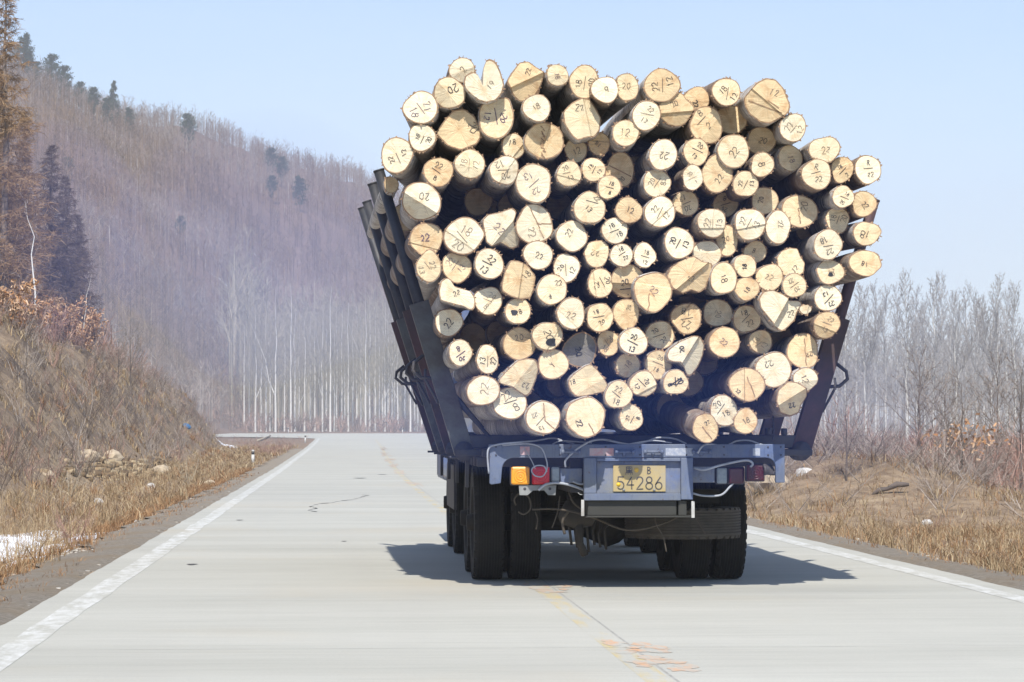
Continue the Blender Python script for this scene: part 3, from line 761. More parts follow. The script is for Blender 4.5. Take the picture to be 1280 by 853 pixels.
M['pole'] = simple('dark_pole', (0.018, 0.02, 0.024), 0.55, 0.0, 0.4, 8, dirt=(0.06, 0.055, 0.05), dirt_amt=0.35)
M['rubber'] = simple('tyre_rubber', (0.009, 0.009, 0.009), 0.9, 0.0, 0.3, 8, dirt=(0.026, 0.022, 0.018), dirt_amt=0.45)
M['dusty_rubber'] = simple('dusty_tyre_rubber', (0.05, 0.044, 0.037), 0.9, 0.0, 0.35, 7, dirt=(0.09, 0.075, 0.06), dirt_amt=0.5)
M['axle'] = simple('greasy_axle_metal', (0.018, 0.015, 0.013), 0.8, 0.0, 0.4, 7, dirt=(0.035, 0.028, 0.02), dirt_amt=0.4)
M['box_grey'] = simple('dirty_grey_box', (0.03, 0.033, 0.027), 0.7, 0.0, 0.3, 5, dirt=(0.035, 0.032, 0.028), dirt_amt=0.6)
M['cable'] = simple('grey_cable', (0.34, 0.36, 0.40), 0.6, 0, 0.2, 10)
M['cable_dark'] = simple('muddy_cable', (0.075, 0.06, 0.045), 0.8, 0, 0.3, 10)
M['white'] = simple('white_paint', (0.55, 0.55, 0.53), 0.6, 0, 0.15, 9, dirt=(.3, .28, .25), dirt_amt=.4)
M['bracket'] = simple('pale_bracket_steel', (0.22, 0.225, 0.22), 0.5, 0.0, 0.25, 9)
M['plate'] = simple('faded_yellow_plate', (0.46, 0.33, 0.10), 0.55, 0, 0.15, 14, dirt=(0.38, 0.32, 0.2), dirt_amt=0.5)
M['plate_ink'] = simple('plate_black', (0.07, 0.065, 0.06), 0.6, 0, 0.3, 30)
M['yellow'] = simple('bright_yellow_patch', (0.80, 0.50, 0.03), 0.5, 0, 0.1, 20)
M['sticker_red'] = simple('worn_red_sticker', (0.50, 0.16, 0.15), 0.6, 0, 0.3, 40, dirt=(0.42, 0.35, 0.36), dirt_amt=0.6)
M['sticker_white'] = simple('worn_white_sticker', (0.52, 0.53, 0.55), 0.6, 0, 0.3, 60, dirt=(0.25, 0.29, 0.38), dirt_amt=0.6)
def lens(name, col, dirty):
    m, nt, b = mat(name)
    v = mapped(nt, (1, 1, 1)); n = noise(nt, v, 30, 5, 0.6)
    nt.links.new(mix(nt, ramp(nt, n, [(0.45, 0.0), (0.75, 0.5)]), col, dirty), b.inputs['Base Color'])
    b.inputs['Roughness'].default_value = 0.28
    return m
M['amber'] = lens('amber_lens', (0.82, 0.33, 0.02), (0.45, 0.25, 0.06))
M['red'] = lens('red_lens', (0.55, 0.012, 0.03), (0.35, 0.06, 0.07))
M['red_with_shade'] = lens('red_lens_with_shade', (0.06, 0.006, 0.015), (0.03, 0.014, 0.02))  # red lens of the right-hand lamps, their shade put into the colour
M['clear'] = lens('clear_lens', (0.24, 0.28, 0.31), (0.12, 0.14, 0.17))
M['glass'] = lens('cab_glass', (0.02, 0.025, 0.03), (0.06, 0.06, 0.06))

YB = 24.3
def X_(px, Y=YB): return at(px, 560, Y).x
def Z_(py, Y=YB): return at(640, py, Y).z
truck = empty('log_truck', (0, 0, 0))
tag(truck, 'blue log truck seen from behind, overloaded with birch logs, driving up the concrete road', 'truck')
def pbox(name, px0, px1, py0, py1, y0, y1, mt, parent=truck, bevel=.006, label=None):
    m = MB(); m.box(X_(px0, y0), X_(px1, y0), y0, y1, Z_(py1, y0), Z_(py0, y0))
    o = m.build(name, mt, parent, bevel)
    if label: o['label'] = label
    return o
# rear beam with its two down-turned ends
m = MB()
Lx, Rx = X_(612), X_(981)
zt, zb = Z_(555.5), Z_(572.5)
xl1, xr1 = X_(627.5), X_(969.5)
ze = Z_(606); zer = Z_(604)
cur = [(xl1 + .10 - .10 * math.cos(R(a)), zb - .10 + .10 * math.sin(R(a))) for a in range(0, 91, 15)]
curR = [(xr1 - .08 + .08 * math.cos(R(a)), zb - .08 + .08 * math.sin(R(a))) for a in range(90, -1, -15)]
m.prism([(Lx, zt), (Lx, ze + .01), (Lx + .015, ze), (xl1 - .01, ze + .012)] + cur + curR + [(xr1, zer), (Rx, zer), (Rx, zt)], YB, YB + .05)
m.box(Lx, Rx, YB + .052, YB + .17, zt - .045, zt - .002)
rear_beam = m.build('rear_beam', M['blue_grey'], truck, .006)
m = MB()
for px0, px1, mt in ((650, 662, 0), (737, 767, 0), (832, 866, 1), (941, 950, 1)):
    m.box(X_(px0), X_(px1), YB - .004, YB - .0005, Z_(570 if px0 > 700 else 569), Z_(560.5 if px0 > 700 else 558.5), mt)
m.build('worn_sticker', [M['sticker_red'], M['sticker_white']], rear_beam)
m = MB()
for px in (620, 700, 757, 800, 858, 905, 960, 976):
    for py in (559, 569): m.tube([(X_(px), YB - .008, Z_(py)), (X_(px), YB - .0003, Z_(py))], .008, 6)
o_ = m.build('rivets', M['steel'], rear_beam); o_['kind'] = 'stuff'
for px in (713, 780, 816, 876):
    m = MB(); z = Z_(565)
    m.tube([(X_(px - 10), YB - .035, z), (X_(px + 11), YB - .035, z)], .012, 8)
    for q in (-10, 11): m.tube([(X_(px + q) - .012, YB - .035, z), (X_(px + q) + .012, YB - .035, z)], .02, 8)
    m.tube([(X_(px), YB + .002, z - .03), (X_(px), YB - .035, z)], .016, 8)
    m.build('cleat', M['blue_grey'], rear_beam)
# number plate holder
m = MB()
m.box(X_(730), X_(745.5), YB - .012, YB + .09, Z_(617), Z_(572.7))
m.box(X_(851), X_(866), YB - .012, YB + .09, Z_(625), Z_(572.7))
m.box(X_(730), X_(850.7), YB - .014, YB + .088, Z_(626), Z_(617.2))
m.box(X_(745.8), X_(850.7), YB - .006, YB + .08, Z_(577), Z_(572.9))
holder = m.build('plate_holder', M['blue_grey'], truck, .005)
pbox('back_panel', 745.8, 850.7, 577.3, 617, YB + .045, YB + .07, M['blue'], holder, .003)
px0, px1, py0, py1 = 766.5, 832, 581.5, 615
plate = pbox('number_plate', px0, px1, py0, py1, YB + .028, YB + .040, M['plate'], truck, .003, 'faded yellow number plate reading 54286')
m = MB(); yp = YB + .028
ex, ez = (X_(px1) - X_(px0)), (Z_(py0) - Z_(py1)); cx, cz = (X_(px0) + X_(px1)) / 2, (Z_(py0) + Z_(py1)) / 2
dd = lambda a, b_: yp
for s in word('54286', cx + .005, cz - ez * .18, ez * .47, 0, 0): ribbon(m, s, .010, dd, .003)
def glyph(strokes, gx, gz, s):
    for st in strokes: ribbon(m, [(gx + a * s, gz + b_ * s) for a, b_ in st], .0065, dd, .003)
hei = [[(-.38, .5), (.38, .5), (.38, 0), (-.38, 0), (-.38, .5)], [(0, .5), (0, -.3)], [(-.42, -.12), (.42, -.12)], [(-.5, -.3), (.5, -.3)], [(-.2, .38), (-.14, .2)], [(.2, .38), (.14, .2)], [(-.45, -.42), (-.5, -.55)], [(-.16, -.42), (-.14, -.55)], [(.16, -.42), (.2, -.55)], [(.42, -.42), (.5, -.55)]]
glyph(hei, cx - .085, cz + ez * .29, ez * .27)
for s in word('B', cx + .085, cz + ez * .29, ez * .26, 0, 0): ribbon(m, s, .008, dd, .003)
m.build('plate_characters', M['plate_ink'], plate)
m = MB()
for (qx, qz, r) in ((773.5, 606, .018), (796, 588, .02)): m.tube([(X_(qx), yp - .001, Z_(qz)), (X_(qx), yp - .002, Z_(qz))], r, 12)
m.build('yellow_spot', M['yellow'], plate)
m = MB()
for qx in (780, 818):
    for qy in (613, ): m.tube([(X_(qx), yp - .012, Z_(qy)), (X_(qx), yp + .0, Z_(qy))], .011, 8)
m.build('bolt', M['bracket'], plate)
# box under the plate
m = MB()
m.box(X_(735), X_(846), YB + .03, YB + .32, Z_(645), Z_(626.3)); m.box(X_(848.3), X_(858.5), YB + .022, YB + .3, Z_(645), Z_(626.3)); m.box(X_(733), X_(866), YB + .01, YB + .34, Z_(647.5), Z_(645.3))
ub = m.build('underrun_box', M['box_grey'], truck, .004)
pbox('edge_plate', 726.5, 730.3, 625.2, 645.5, YB + .0, YB + .03, M['white'], ub, .002)
pbox('edge_plate', 864.2, 868.2, 627, 648, YB + .0, YB + .03, M['white'], ub, .002)
# lamps
def lamp(px0, px1, py0, py1, Y, mt, label, ring=True, glassy=None):
    x0, x1, z0, z1 = X_(px0, Y), X_(px1, Y), Z_(py1, Y), Z_(py0, Y)
    h = MB(); h.box(x0 - .008, x1 + .008, Y + .03, Y + .09, z0 - .008, z1 + .008)
    o = h.build('tail_lamp', M['steel'], truck, .012); o['label'] = label
    l = MB(); l.box(x0, x1, Y, Y + .0295, z0, z1); lo = l.build('lens', mt, o, .022)
    if ring:
        r_ = MB(); cx_, cz_ = (x0 + x1) / 2, (z0 + z1) / 2
        for rr in (.055, .035, .012):
            r_.tube([(cx_ + rr * math.cos(R(a)), Y - .001, cz_ + rr * math.sin(R(a))) for a in range(0, 361, 20)], .004, 6, cap=False)
        for sx in (-1, 1):
            for sz in (-1, 1): r_.tube([(cx_ + sx * .068, Y - .004, cz_ + sz * .062), (cx_ + sx * .068, Y + .002, cz_ + sz * .062)], .006, 8)
        r_.build('lens_ring', mt, lo)
    return o
lamp(639, 662, 583.5, 606, YB + .04, M['amber'], 'square amber tail lamp')
lamp(665, 687, 583.5, 606, YB + .04, M['red'], 'square red tail lamp with a loop of wire over it')
lamp(689, 699.5, 584, 603, YB + .06, M['clear'], 'narrow clear reversing lamp', False)
lamp(896, 909, 585, 605, YB + .10, M['clear'], 'dull clear reversing lamp', False)
lamp(911, 930, 585, 605, YB + .10, M['red_with_shade'], 'red tail lamp with shade painted into its lens', False)
lamp(933.5, 955.5, 581, 601.5, YB + .06, M['red_with_shade'], 'red corner lamp with shade painted into its lens')
m = MB()
m.prism([(X_(a), Z_(b_)) for a, b_ in ((649, 607), (696, 607), (695, 619.5), (686, 619.5), (681, 613.5), (667, 613.5), (660, 619.5), (650, 619.5))], YB + .06, YB + .075)
for qx in (656.5, 688): m.tube([(X_(qx), YB + .057, Z_(611.5)), (X_(qx), YB + .0595, Z_(611.5))], .013, 10, 1)
m.build('lamp_bracket', [M['bracket'], M['steel']], truck, .003)
m = MB()
m.box(X_(866.5), X_(895), YB + .1, YB + .16, Z_(604), Z_(584)); m.tube([(X_(877), YB + .095, Z_(595)), (X_(877), YB + .1, Z_(595))], .02, 10)
m.build('lamp_arm', M['blue'], truck, .004)
m = MB(); m.box(X_(700), X_(729), YB + .11, YB + .16, Z_(604), Z_(586)); m.build('lamp_arm', M['blue'], truck, .004)
m = MB()   # torn plug and wiring stub at the far right
for q in range(6):
    m.tube([(X_(956 + q * 1.6), YB + .05 + .01 * q, Z_(581)), (X_(958 + q * 2), YB + .03 + .012 * q, Z_(588)), (X_(957 + q * 2.2), YB + .05, Z_(594))], .014, 6)
m.build('wiring_plug', M['steel'], truck)
# cables
def cable(pts, rad, mt, name='cable', parent=truck):
    P = [at(a, b_, YB + c_) for a, b_, c_ in pts]
    Q = []
    for i in range(len(P) - 1):            # Catmull-Rom
        p0, p1, p2, p3 = P[max(0, i - 1)], P[i], P[i + 1], P[min(len(P) - 1, i + 2)]
        for s in range(6):
            t = s / 6
            Q.append(.5 * ((2 * p1) + (p2 - p0) * t + (2 * p0 - 5 * p1 + 4 * p2 - p3) * t * t + (3 * p1 - p0 - 3 * p2 + p3) * t ** 3))
    Q.append(P[-1])
    mb = MB(); mb.tube(Q, rad, 6); return mb.build(name, mt, parent)
cb = [([(611, 592, -.01), (610, 563, -.03), (622, 556, -.03), (650, 553, -.02), (668, 551.5, .05), (690, 548, .1), (703, 551, .1), (718, 555, .1)], .008),
      ([(690, 556, .05), (700, 551.5, .05), (716, 552, .05), (740, 554, .05)], .006),
      ([(707, 584, .0), (707, 576, -.02), (716, 566, -.03), (728, 557, -.03), (741, 551, .0), (756, 550, .05), (775, 554, .06)], .009),
      ([(760, 551, .05), (790, 556, .02), (808, 552, .05), (822, 547.5, .1), (842, 548.5, .1), (858, 555, .08)], .008),
      ([(783, 556, .02), (815, 551, .03), (840, 554, .05)], .006),
      ([(872, 567, -.05), (878, 558, -.05), (886, 555.5, 0), (908, 557, .02), (921, 551.5, .05), (937, 551, .06), (952, 556, .04), (970, 558, .02)], .008),
      ([(628, 557, -.02), (660, 555, -.03), (676, 560, -.04), (682, 572, -.05), (684, 584, -.05), (679, 595, -.05), (669, 595, -.05), (664.5, 588, -.05), (670, 582.5, -.05), (680, 583, -.05), (683.5, 590, -.05)], .006),
      ([(655, 560, -.02), (664, 575, -.03), (669, 586, -.04)], .004),
      ([(673, 613, .03), (682, 606, .03), (697, 604, .04), (712, 606.5, .05), (728, 612, .08), (738, 618, .1)], .011),
      ([(867, 585, .05), (880, 587.5, .03), (900, 582, .02), (925, 576.5, .01), (936, 576, .0), (941, 580, .0), (938, 584, .0)], .010),
      ([(866, 617, .1), (880, 620, .12), (901, 619, .12), (912, 609, .12), (918, 603, .14)], .009),
      ([(716, 602, .1), (724, 605, .1), (732, 605, .1)], .009)]
for pts, r_ in cb: cable(pts, r_, M['cable'])
for pts, r_ in [([(645, 632, .3), (643, 624, .3), (650, 617, .3), (661, 622, .3), (663, 636, .3), (655, 643, .3), (648, 640, .3)], .007),
                ([(700, 620, .3), (697, 640, .3), (690, 660, .3)], .006), ([(711, 615, .3), (718, 630, .3), (735, 641, .3)], .008),
                ([(669, 640, .3), (672, 650, .3), (670, 662, .3)], .005), ([(665, 637, .3), (700, 637, .3), (738, 646, .3), (775, 661, .25), (800, 662, .25), (830, 654, .25), (850, 645, .3)], .009),
                ([(818, 643, .2), (820, 655, .2), (829, 672, .2), (833, 690, .2)], .005), ([(868, 645, .25), (876, 658, .25), (882, 668, .25)], .004),
                ([(690, 585, .2), (715, 588, .2), (728, 596, .2)], .012), ([(710, 640, .35), (703, 652, .35), (706, 668, .35)], .012)]:
    cable(pts, r_, M['cable_dark'])
# chassis, deck, bolsters
m = MB()
for x in (2.0, 2.83): m.box(x - .05, x + .05, 24.55, 36.0, .82, 1.12)
for y in (25.3, 27, 29, 31, 34): m.box(2.06, 2.77, y, y + .12, .86, 1.06)
m.build('chassis', M['steel'], truck, .005)
m = MB(); m.box(1.2, 3.72, 24.5, 33.3, 1.125, 1.19)
for y in np.arange(24.7, 33.2, .55): m.box(1.16, 3.76, y, y + .08, 1.04, 1.122)
m.build('deck', M['steel'], truck, .004)
YS = (24.9, 27.0, 29.1, 31.2)
m_all = []
for y in YS:
    m = MB(); m.box(1.0, 4.06, y - .06, y + .10, 1.195, 1.31); m.box(.98, 1.28, y - .10, y + .14, 1.13, 1.19); m.box(3.78, 4.08, y - .10, y + .14, 1.13, 1.19)
    for x in (3.7, 3.84): m.tube([(x, y - .04, 1.31), (x, y - .04, 1.37)], .03, 8)
    m.build('bolster', M['steel'], truck, .01)
    for x in (1.10, 1.24): pass
    m = MB(); m.box(1.07, 1.10, y - .03, y + .05, .86, 1.128); m.tube([(.93, y - .02, 1.12), (1.07, y - .02, 1.12)], .012, 6)
    m.build('side_hanger', M['steel'], truck, .004)
    for side in (-1, 1):
        xb = 1.04 if side < 0 else 4.0
        yj = y; rnd = random.Random(int(y * 10) + side)
        base = Vector((xb, y, 1.22)); top = Vector((xb + side * (.72 + (.016 * (y - 24.9) if side < 0 else 0)), y + rnd.uniform(-.02, .05), 3.60 + (0.06 if y > 25 else 0) + (.1 if y > 30 else 0)))
        if side > 0: top = base.lerp(top, .90)
        ax = top - base; jn = base + ax * .52
        lat = Vector((math.cos(math.atan2(-ax.x, ax.z)), 0, math.sin(math.atan2(-ax.x, ax.z))))
        lo = MB()
        # open channel section: web + two flanges
        w_, dpt, t_ = .085, .13, .014
        fwd = Vector((0, 1, 0)); a0 = base - ax.normalized() * .06
        def slab(c_off0, c_off1, y0, y1, e0=a0, e1=jn):
            V = []
            for e in (e0, e1):
                for yy in (y0, y1):
                    for c_ in (c_off0, c_off1): V.append(e + lat * c_ + fwd * yy)
            lo.add(V, [(0, 1, 3, 2), (4, 6, 7, 5), (0, 4, 5, 1), (2, 3, 7, 6), (0, 2, 6, 4), (1, 5, 7, 3)])
        slab(-w_, w_, -dpt / 2, -dpt / 2 + t_); slab(-w_, -w_ + t_, -dpt / 2 + t_ + .001, dpt / 2); slab(w_ - t_, w_, -dpt / 2 + t_ + .001, dpt / 2)
        st = lo.build('stake', M['rust'] if side > 0 or y in (27.0, 31.2) else M['stake_grey'], truck, .004)
        st['label'] = ('grey' if side < 0 else 'rusty') + ' outward-leaning side stake'
        po = MB(); po.tube([jn - ax * .08 + fwd * .0, jn + ax * .02, top], [.052, .05, .046], 10)
        po.tube([top - ax.normalized() * .002, top + ax.normalized() * .012], [.050, .050], 10)
        pp = po.build('stake_pole', M['pole'] if side < 0 else M['rust'], st)
        kn = MB(); kn.tube([base + fwd * -.09 - ax.normalized() * .05, base + fwd * .14 - ax.normalized() * .05], .085, 14)
        kn.build('pivot_knuckle', M['steel'], st)
        hk = MB(); q = base + ax * .30 + lat * (side * .09)
        hk.tube([q + ax.normalized() * .10, q + lat * side * .10 + ax.normalized() * .06, q + lat * side * .13, q + lat * side * .08 - ax.normalized() * .08, q - ax.normalized() * .12 - lat * side * .03], .016, 8)
        hk.tube([q + lat * side * .02 - ax.normalized() * .02, q + lat * side * .05 - ax.normalized() * .10, q - ax.normalized() * .34], .012, 8)
        hk.build('lashing_hook', M['steel'], st)
        if side < 0:
            lt = MB(); a_ = base + ax * .24
            lt.tube([a_, a_ + Vector((.35, -.1, -.42))], .016, 8); lt.tube([a_ - ax * .03, a_ - ax * .03 + Vector((.38, -.1, -.42))], .016, 8)
            if y < 25: lt.build('brace_rod', M['steel'], st)
# hanging chain at the right
m = MB(); xc, yc = X_(966.5, 24.75), 24.75
for i in range(9):
    z = Z_(520, yc) - i * .024; pts = []
    for a in range(0, 361, 40):
        u, v = .010 * math.cos(R(a)), .018 * math.sin(R(a))
        pts.append((xc + (u if i % 2 else 0), yc + (0 if i % 2 else u), z + v))
    m.tube(pts, .0045, 5, cap=False)
m.build('chain', M['steel'], truck)
# wheels
def wheel(x, y, side, name='wheel', rim=True, flat=None, rub=None):
    Rr, w = .515, .275
    prof = [(-w * .34, .29), (-w * .47, .33), (-w * .5, .42), (-w * .47, .485), (-w * .40, .508)]
    gro = []
    for q in range(9):
        gx = -w * .36 + q * w * .09
        gro += [(gx, Rr), (gx + w * .058, Rr), (gx + w * .062, Rr - .013), (gx + w * .086, Rr - .013)]
    prof += gro[:-2] + [(w * .40, .508), (w * .47, .485), (w * .5, .42), (w * .47, .33), (w * .34, .29)]
    mb = MB(); mb.lathe_x(prof, x, y, Rr, 48, 0, False)
    for s in (-1, 1):     # sidewall bead rings and shoulder blocks
        for a in range(0, 360, 10):
            t0, t1 = R(a), R(a + 6)
            V = [(x + s * w * .485, y + r * math.cos(t), Rr + r * math.sin(t)) for t in (t0, t1) for r in (.455, .507)] + [(x + s * w * .40, y + r * math.cos(t), Rr + r * math.sin(t)) for t in (t0, t1) for r in (.455, .514)]
            mb.add(V, [(0, 1, 3, 2), (4, 6, 7, 5), (1, 5, 7, 3), (0, 2, 6, 4), (0, 4, 5, 1), (2, 3, 7, 6)])
    t = mb.build(name, rub or M['rubber'], truck)
    rm_ = MB(); o_ = side * w * .30
    rm_.lathe_x([(-w * .33, .292), (w * .33, .292)], x, y, Rr, 32)
    rm_.lathe_x([(o_, .0), (o_, .10), (o_ - side * .05, .13), (o_ - side * .06, .25), (o_, .291)], x, y, Rr, 32)
    for a in range(0, 360, 36):
        c_ = (x + o_ - side * .055, y + .17 * math.cos(R(a)), Rr + .17 * math.sin(R(a)))
        rm_.tube([c_, (c_[0] + side * .07, c_[1], c_[2])], .022, 6)
    rm_.tube([(x + o_, y, Rr), (x + o_ + side * .10, y, Rr)], [.09, .07], 12)
    rm_.build('rim', M['axle'], t)
    return t
for y in (26.2, 27.55):
    for x, s in ((1.32, -1), (1.65, 1), (3.19, -1), (3.50, 1)): wheel(x, y, s)
for y in (31.7, 33.5):
    for x, s in ((1.37, -1), (3.44, 1)): wheel(x, y, s)
m = MB()
for y in (26.2, 27.55, 31.7, 33.5):
    m.tube([(1.2, y, .515), (3.6, y, .515)], .075, 12)
    if y < 30:
        m.tube([(2.2, y, .52), (2.3, y, .53), (2.42, y, .53), (2.54, y, .53), (2.64, y, .52)], [.08, .2, .24, .2, .08], 16)
        m.tube([(2.42, y - .28, .53), (2.42, y - .1, .53)], [.10, .22], 14)
    for x in (1.98, 2.85):
        for k in range(6): m.box(x - .04, x + .04, y - .55 + k * .06, y + .55 - k * .06, .60 + k * .022, .619 + k * .022)
    m.tube([(1.95, y - .12, .62), (1.95, y - .14, .86)], .09, 12); m.tube([(2.88, y - .12, .62), (2.88, y - .14, .86)], .09, 12)
m.tube([(2.42, 27.5, .55), (2.42, 33.5, .8)], .06, 10)
m.tube([(2.1, 25.6, .7), (2.1, 26.2, .52)], .05, 8); m.tube([(2.65, 25.6, .7), (2.65, 26.2, .52)], .05, 8)
m.build('axle', M['axle'], truck)
m = MB(); m.tube([(1.90, 24.9, .58), (1.98, 24.86, .62), (2.1, 24.86, .66), (2.2, 24.9, .72)], [.05, .13, .15, .08], 14)
m.tube([(2.05, 24.8, .62), (2.05, 24.8, .38), (2.1, 24.85, .28)], .035, 8)
for q in range(7): m.tube([(1.95 + .06 * q, 24.9, .66 - .02 * q), (1.97 + .05 * q, 24.88, .5 - .03 * (q % 3)), (1.99 + .05 * q, 24.9, .36 - .02 * (q % 4))], .012, 6)
m.build('air_tank', M['axle'], truck)
# spare wheel lying flat under the tail
sp = wheel(0, 0, 1, 'spare_wheel', rub=M['dusty_rubber'])
for o_ in [sp] + list(sp.children):
    for v in o_.data.vertices:
        cx_, cy_, cz_ = v.co; v.co = (cy_, cz_ - .515, cx_)
sp.location = (3.03, 25.52, .535)
for x in (2.75, 3.3):
    pass
m = MB(); m.box(2.7, 3.35, 25.45, 25.55, .70, .83); m.tube([(3.03, 25.5, .45), (3.03, 25.5, .9)], .03, 8)
m.build('spare_carrier', M['axle'], truck, .005)
# mud flaps' hangers, side rails, fuel tank, headboard and cab (further up the truck)
for x in (1.13, 3.66):
    m = MB(); m.box(x, x + .03, 29.0, 30.9, .55, 1.0); m.build('side_guard', M['steel'], truck, .004)
m = MB(); m.tube([(3.3, 29.2, .72), (3.3, 30.6, .72)], .28, 20); m.build('fuel_tank', M['box_grey'], truck)
m = MB()
for x in np.linspace(1.25, 3.65, 7): m.box(x - .035, x + .035, 33.15, 33.22, 1.2, 3.3)
for z in (1.25, 2.2, 3.3): m.box(1.2, 3.7, 33.1, 33.147, z, z + .08)
m.build('headboard', M['steel'], truck, .004)
m = MB()
cabp = [(1.2, .75), (3.68, .75), (3.68, 2.2), (3.58, 3.0), (3.4, 3.12), (1.48, 3.12), (1.3, 3.0), (1.2, 2.2)]
m.prism(cabp, 34.3, 36.3)
cab = m.build('cab', M['blue'], truck, .05)
m = MB(); m.box(1.6, 3.28, 34.28, 34.297, 2.1, 2.8); m.build('rear_window', M['glass'], cab, .004)
for s in (0, 1):
    m = MB(); x = 1.14 if s == 0 else 3.72
    m.box(x - .02, x + .02, 34.9, 35.8, 1.95, 2.15 + .0); m.box(x - .015, x + .015, 35.0, 35.7, 2.16, 2.22); m.build('mirror_arm', M['steel'], cab, .004)
# ------------------------------------------------------------------ land
def sstep(a, b_, x):
    t = min(1, max(0, (x - a) / (b_ - a))); return t * t * (3 - 2 * t)
RISE = [(-60, 0), (100, 0), (160, .10), (200, .20), (260, .50), (330, .80), (380, .98), (430, 1.08), (520, 1.15), (2000, 1.2)]
def rise(Y):
    for (a, za), (b_, zb_) in zip(RISE[:-1], RISE[1:]):
        if Y <= b_:
            t = max(0, (Y - a) / (b_ - a)); return za + (zb_ - za) * t
    return 1.2
def road_l(Y):
    if Y < 262: return -2.36
    if Y < 304: return -2.36 - 42 + math.sqrt(max(0, 42 ** 2 - (Y - 262) ** 2))
    return -170
def road_r(Y):
    b_ = 5.78 + 2.4 * sstep(90, 250, Y)
    if Y < 262: return b_
    if Y < 304: return b_ + 42 - math.sqrt(max(0, 42 ** 2 - (Y - 262) ** 2))
    return 150
SKY = [(-900, .178), (-300, .157), (0, .1255), (60, .122), (150, .113), (250, .1035), (350, .0945), (440, .0875), (480, .081), (560, .068), (700, .055), (900, .03), (1100, .0), (4000, .0)]
def interp(tab, x):
    if x <= tab[0][0]: return tab[0][1]
    for (a, za), (b_, zb_) in zip(tab[:-1], tab[1:]):
        if x <= b_: return za + (zb_ - za) * (x - a) / (b_ - a)
    return tab[-1][1]
def foot(Y):
    return interp([(-50, 3.2), (60, 3.4), (100, 3.3), (150, 3.9), (200, 5.2), (230, 9), (260, 20), (300, 70), (320, 170)], Y)
MOUNDS = [(9.2, 51, 1.0, 2.2, 3.5), (7.9, 57, .75, 1.3, 3), (12.5, 49, .25, 2.5, 4), (10.8, 62, .7, 1.6, 4), (16, 70, .5, 3, 6), (13, 40, .25, 2, 3)]
def nz(x, y, s, o=0.0): return mnoise.noise(Vector((x / s, y / s, o)))
def hill(X, Y):
    if Y < 60: return 0
    px = azpx(X, Y)
    s = interp(SKY, px)
    if s <= 0: return 0
    Rr = interp([(-900, 560), (0, 720), (300, 800), (700, 900)], px); B = interp([(-900, 150), (-200, 190), (100, 240), (280, 330), (340, 420), (700, 440)], px)
    t = (Y - B) / (Rr - B)
    if t <= 0: return 0
    top = s * Rr * (.985 + .05 * nz(X, Y, 60, 3.3))
    if t < 1: g = .25 * t * t + .75 * (t * t * (3 - 2 * t)) if t < .5 else t ** 1.0 * (.25 * t + .75 * (3 - 2 * t) * t) if False else (t ** 1.25)
    else: g = max(0, 1 - (t - 1) * .35)
    return top * g + 5 * min(t, 1) * nz(X, Y, 45, 1.7) + 2 * min(t, 1) * nz(X, Y, 17, 9.7)
def ground_z(X, Y):
    z = rise(Y)
    l, r = road_l(Y), road_r(Y)
    if X < l:
        d = l - X
        if Y < 304:
            z -= .10 * sstep(0, 1.2, d)
            if Y < 75:
                k = 1 - sstep(50, 75, Y)
                z -= .17 * k * (sstep(1.1, 1.7, d) - sstep(2.6, 3.8, d))
            f = foot(Y) + .5 * nz(X, Y, 9, 5)
            e = d - f
            if e > 0:
                hgt = interp([(-50, 4.5), (120, 4.6), (180, 4.0), (240, 2.8), (320, 2)], Y)
                s1 = min(1, e / (hgt * 1.12)); z += hgt * (s1 * s1 * (3 - 2 * s1)) * (1 + .12 * nz(X, Y, 6, 2))
                z += .10 * max(0, e - hgt * 1.2)
                z += sstep(0, 3, e) * (.45 * nz(X, Y, 5, 8) + .22 * nz(X, Y, 1.7, 4))
            z += .05 * nz(X, Y, 1.1, 6) * sstep(.4, 1.5, d)
    elif X > r:
        d = X - r
        z -= .12 * sstep(0, 1.5, d) + .12 * sstep(2, 6, d) * (1 if Y < 250 else 0)
        z += sstep(.8, 3, d) * (.14 * nz(X, Y, 3, 1) + .08 * nz(X, Y, 1.1, 6))
        for mx, my, h, sx, sy in MOUNDS:
            q = ((X - mx) / sx) ** 2 + ((Y - my) / sy) ** 2
            if q < 9: z += h * math.exp(-q) * sstep(.3, 1.6, d) * (1 + .3 * nz(X, Y, .9, 2))
    else:
        z -= .035
    if Y > 352 and Y < 400: z += .15 * sstep(352, 362, Y)
    return z + hill(X, Y)

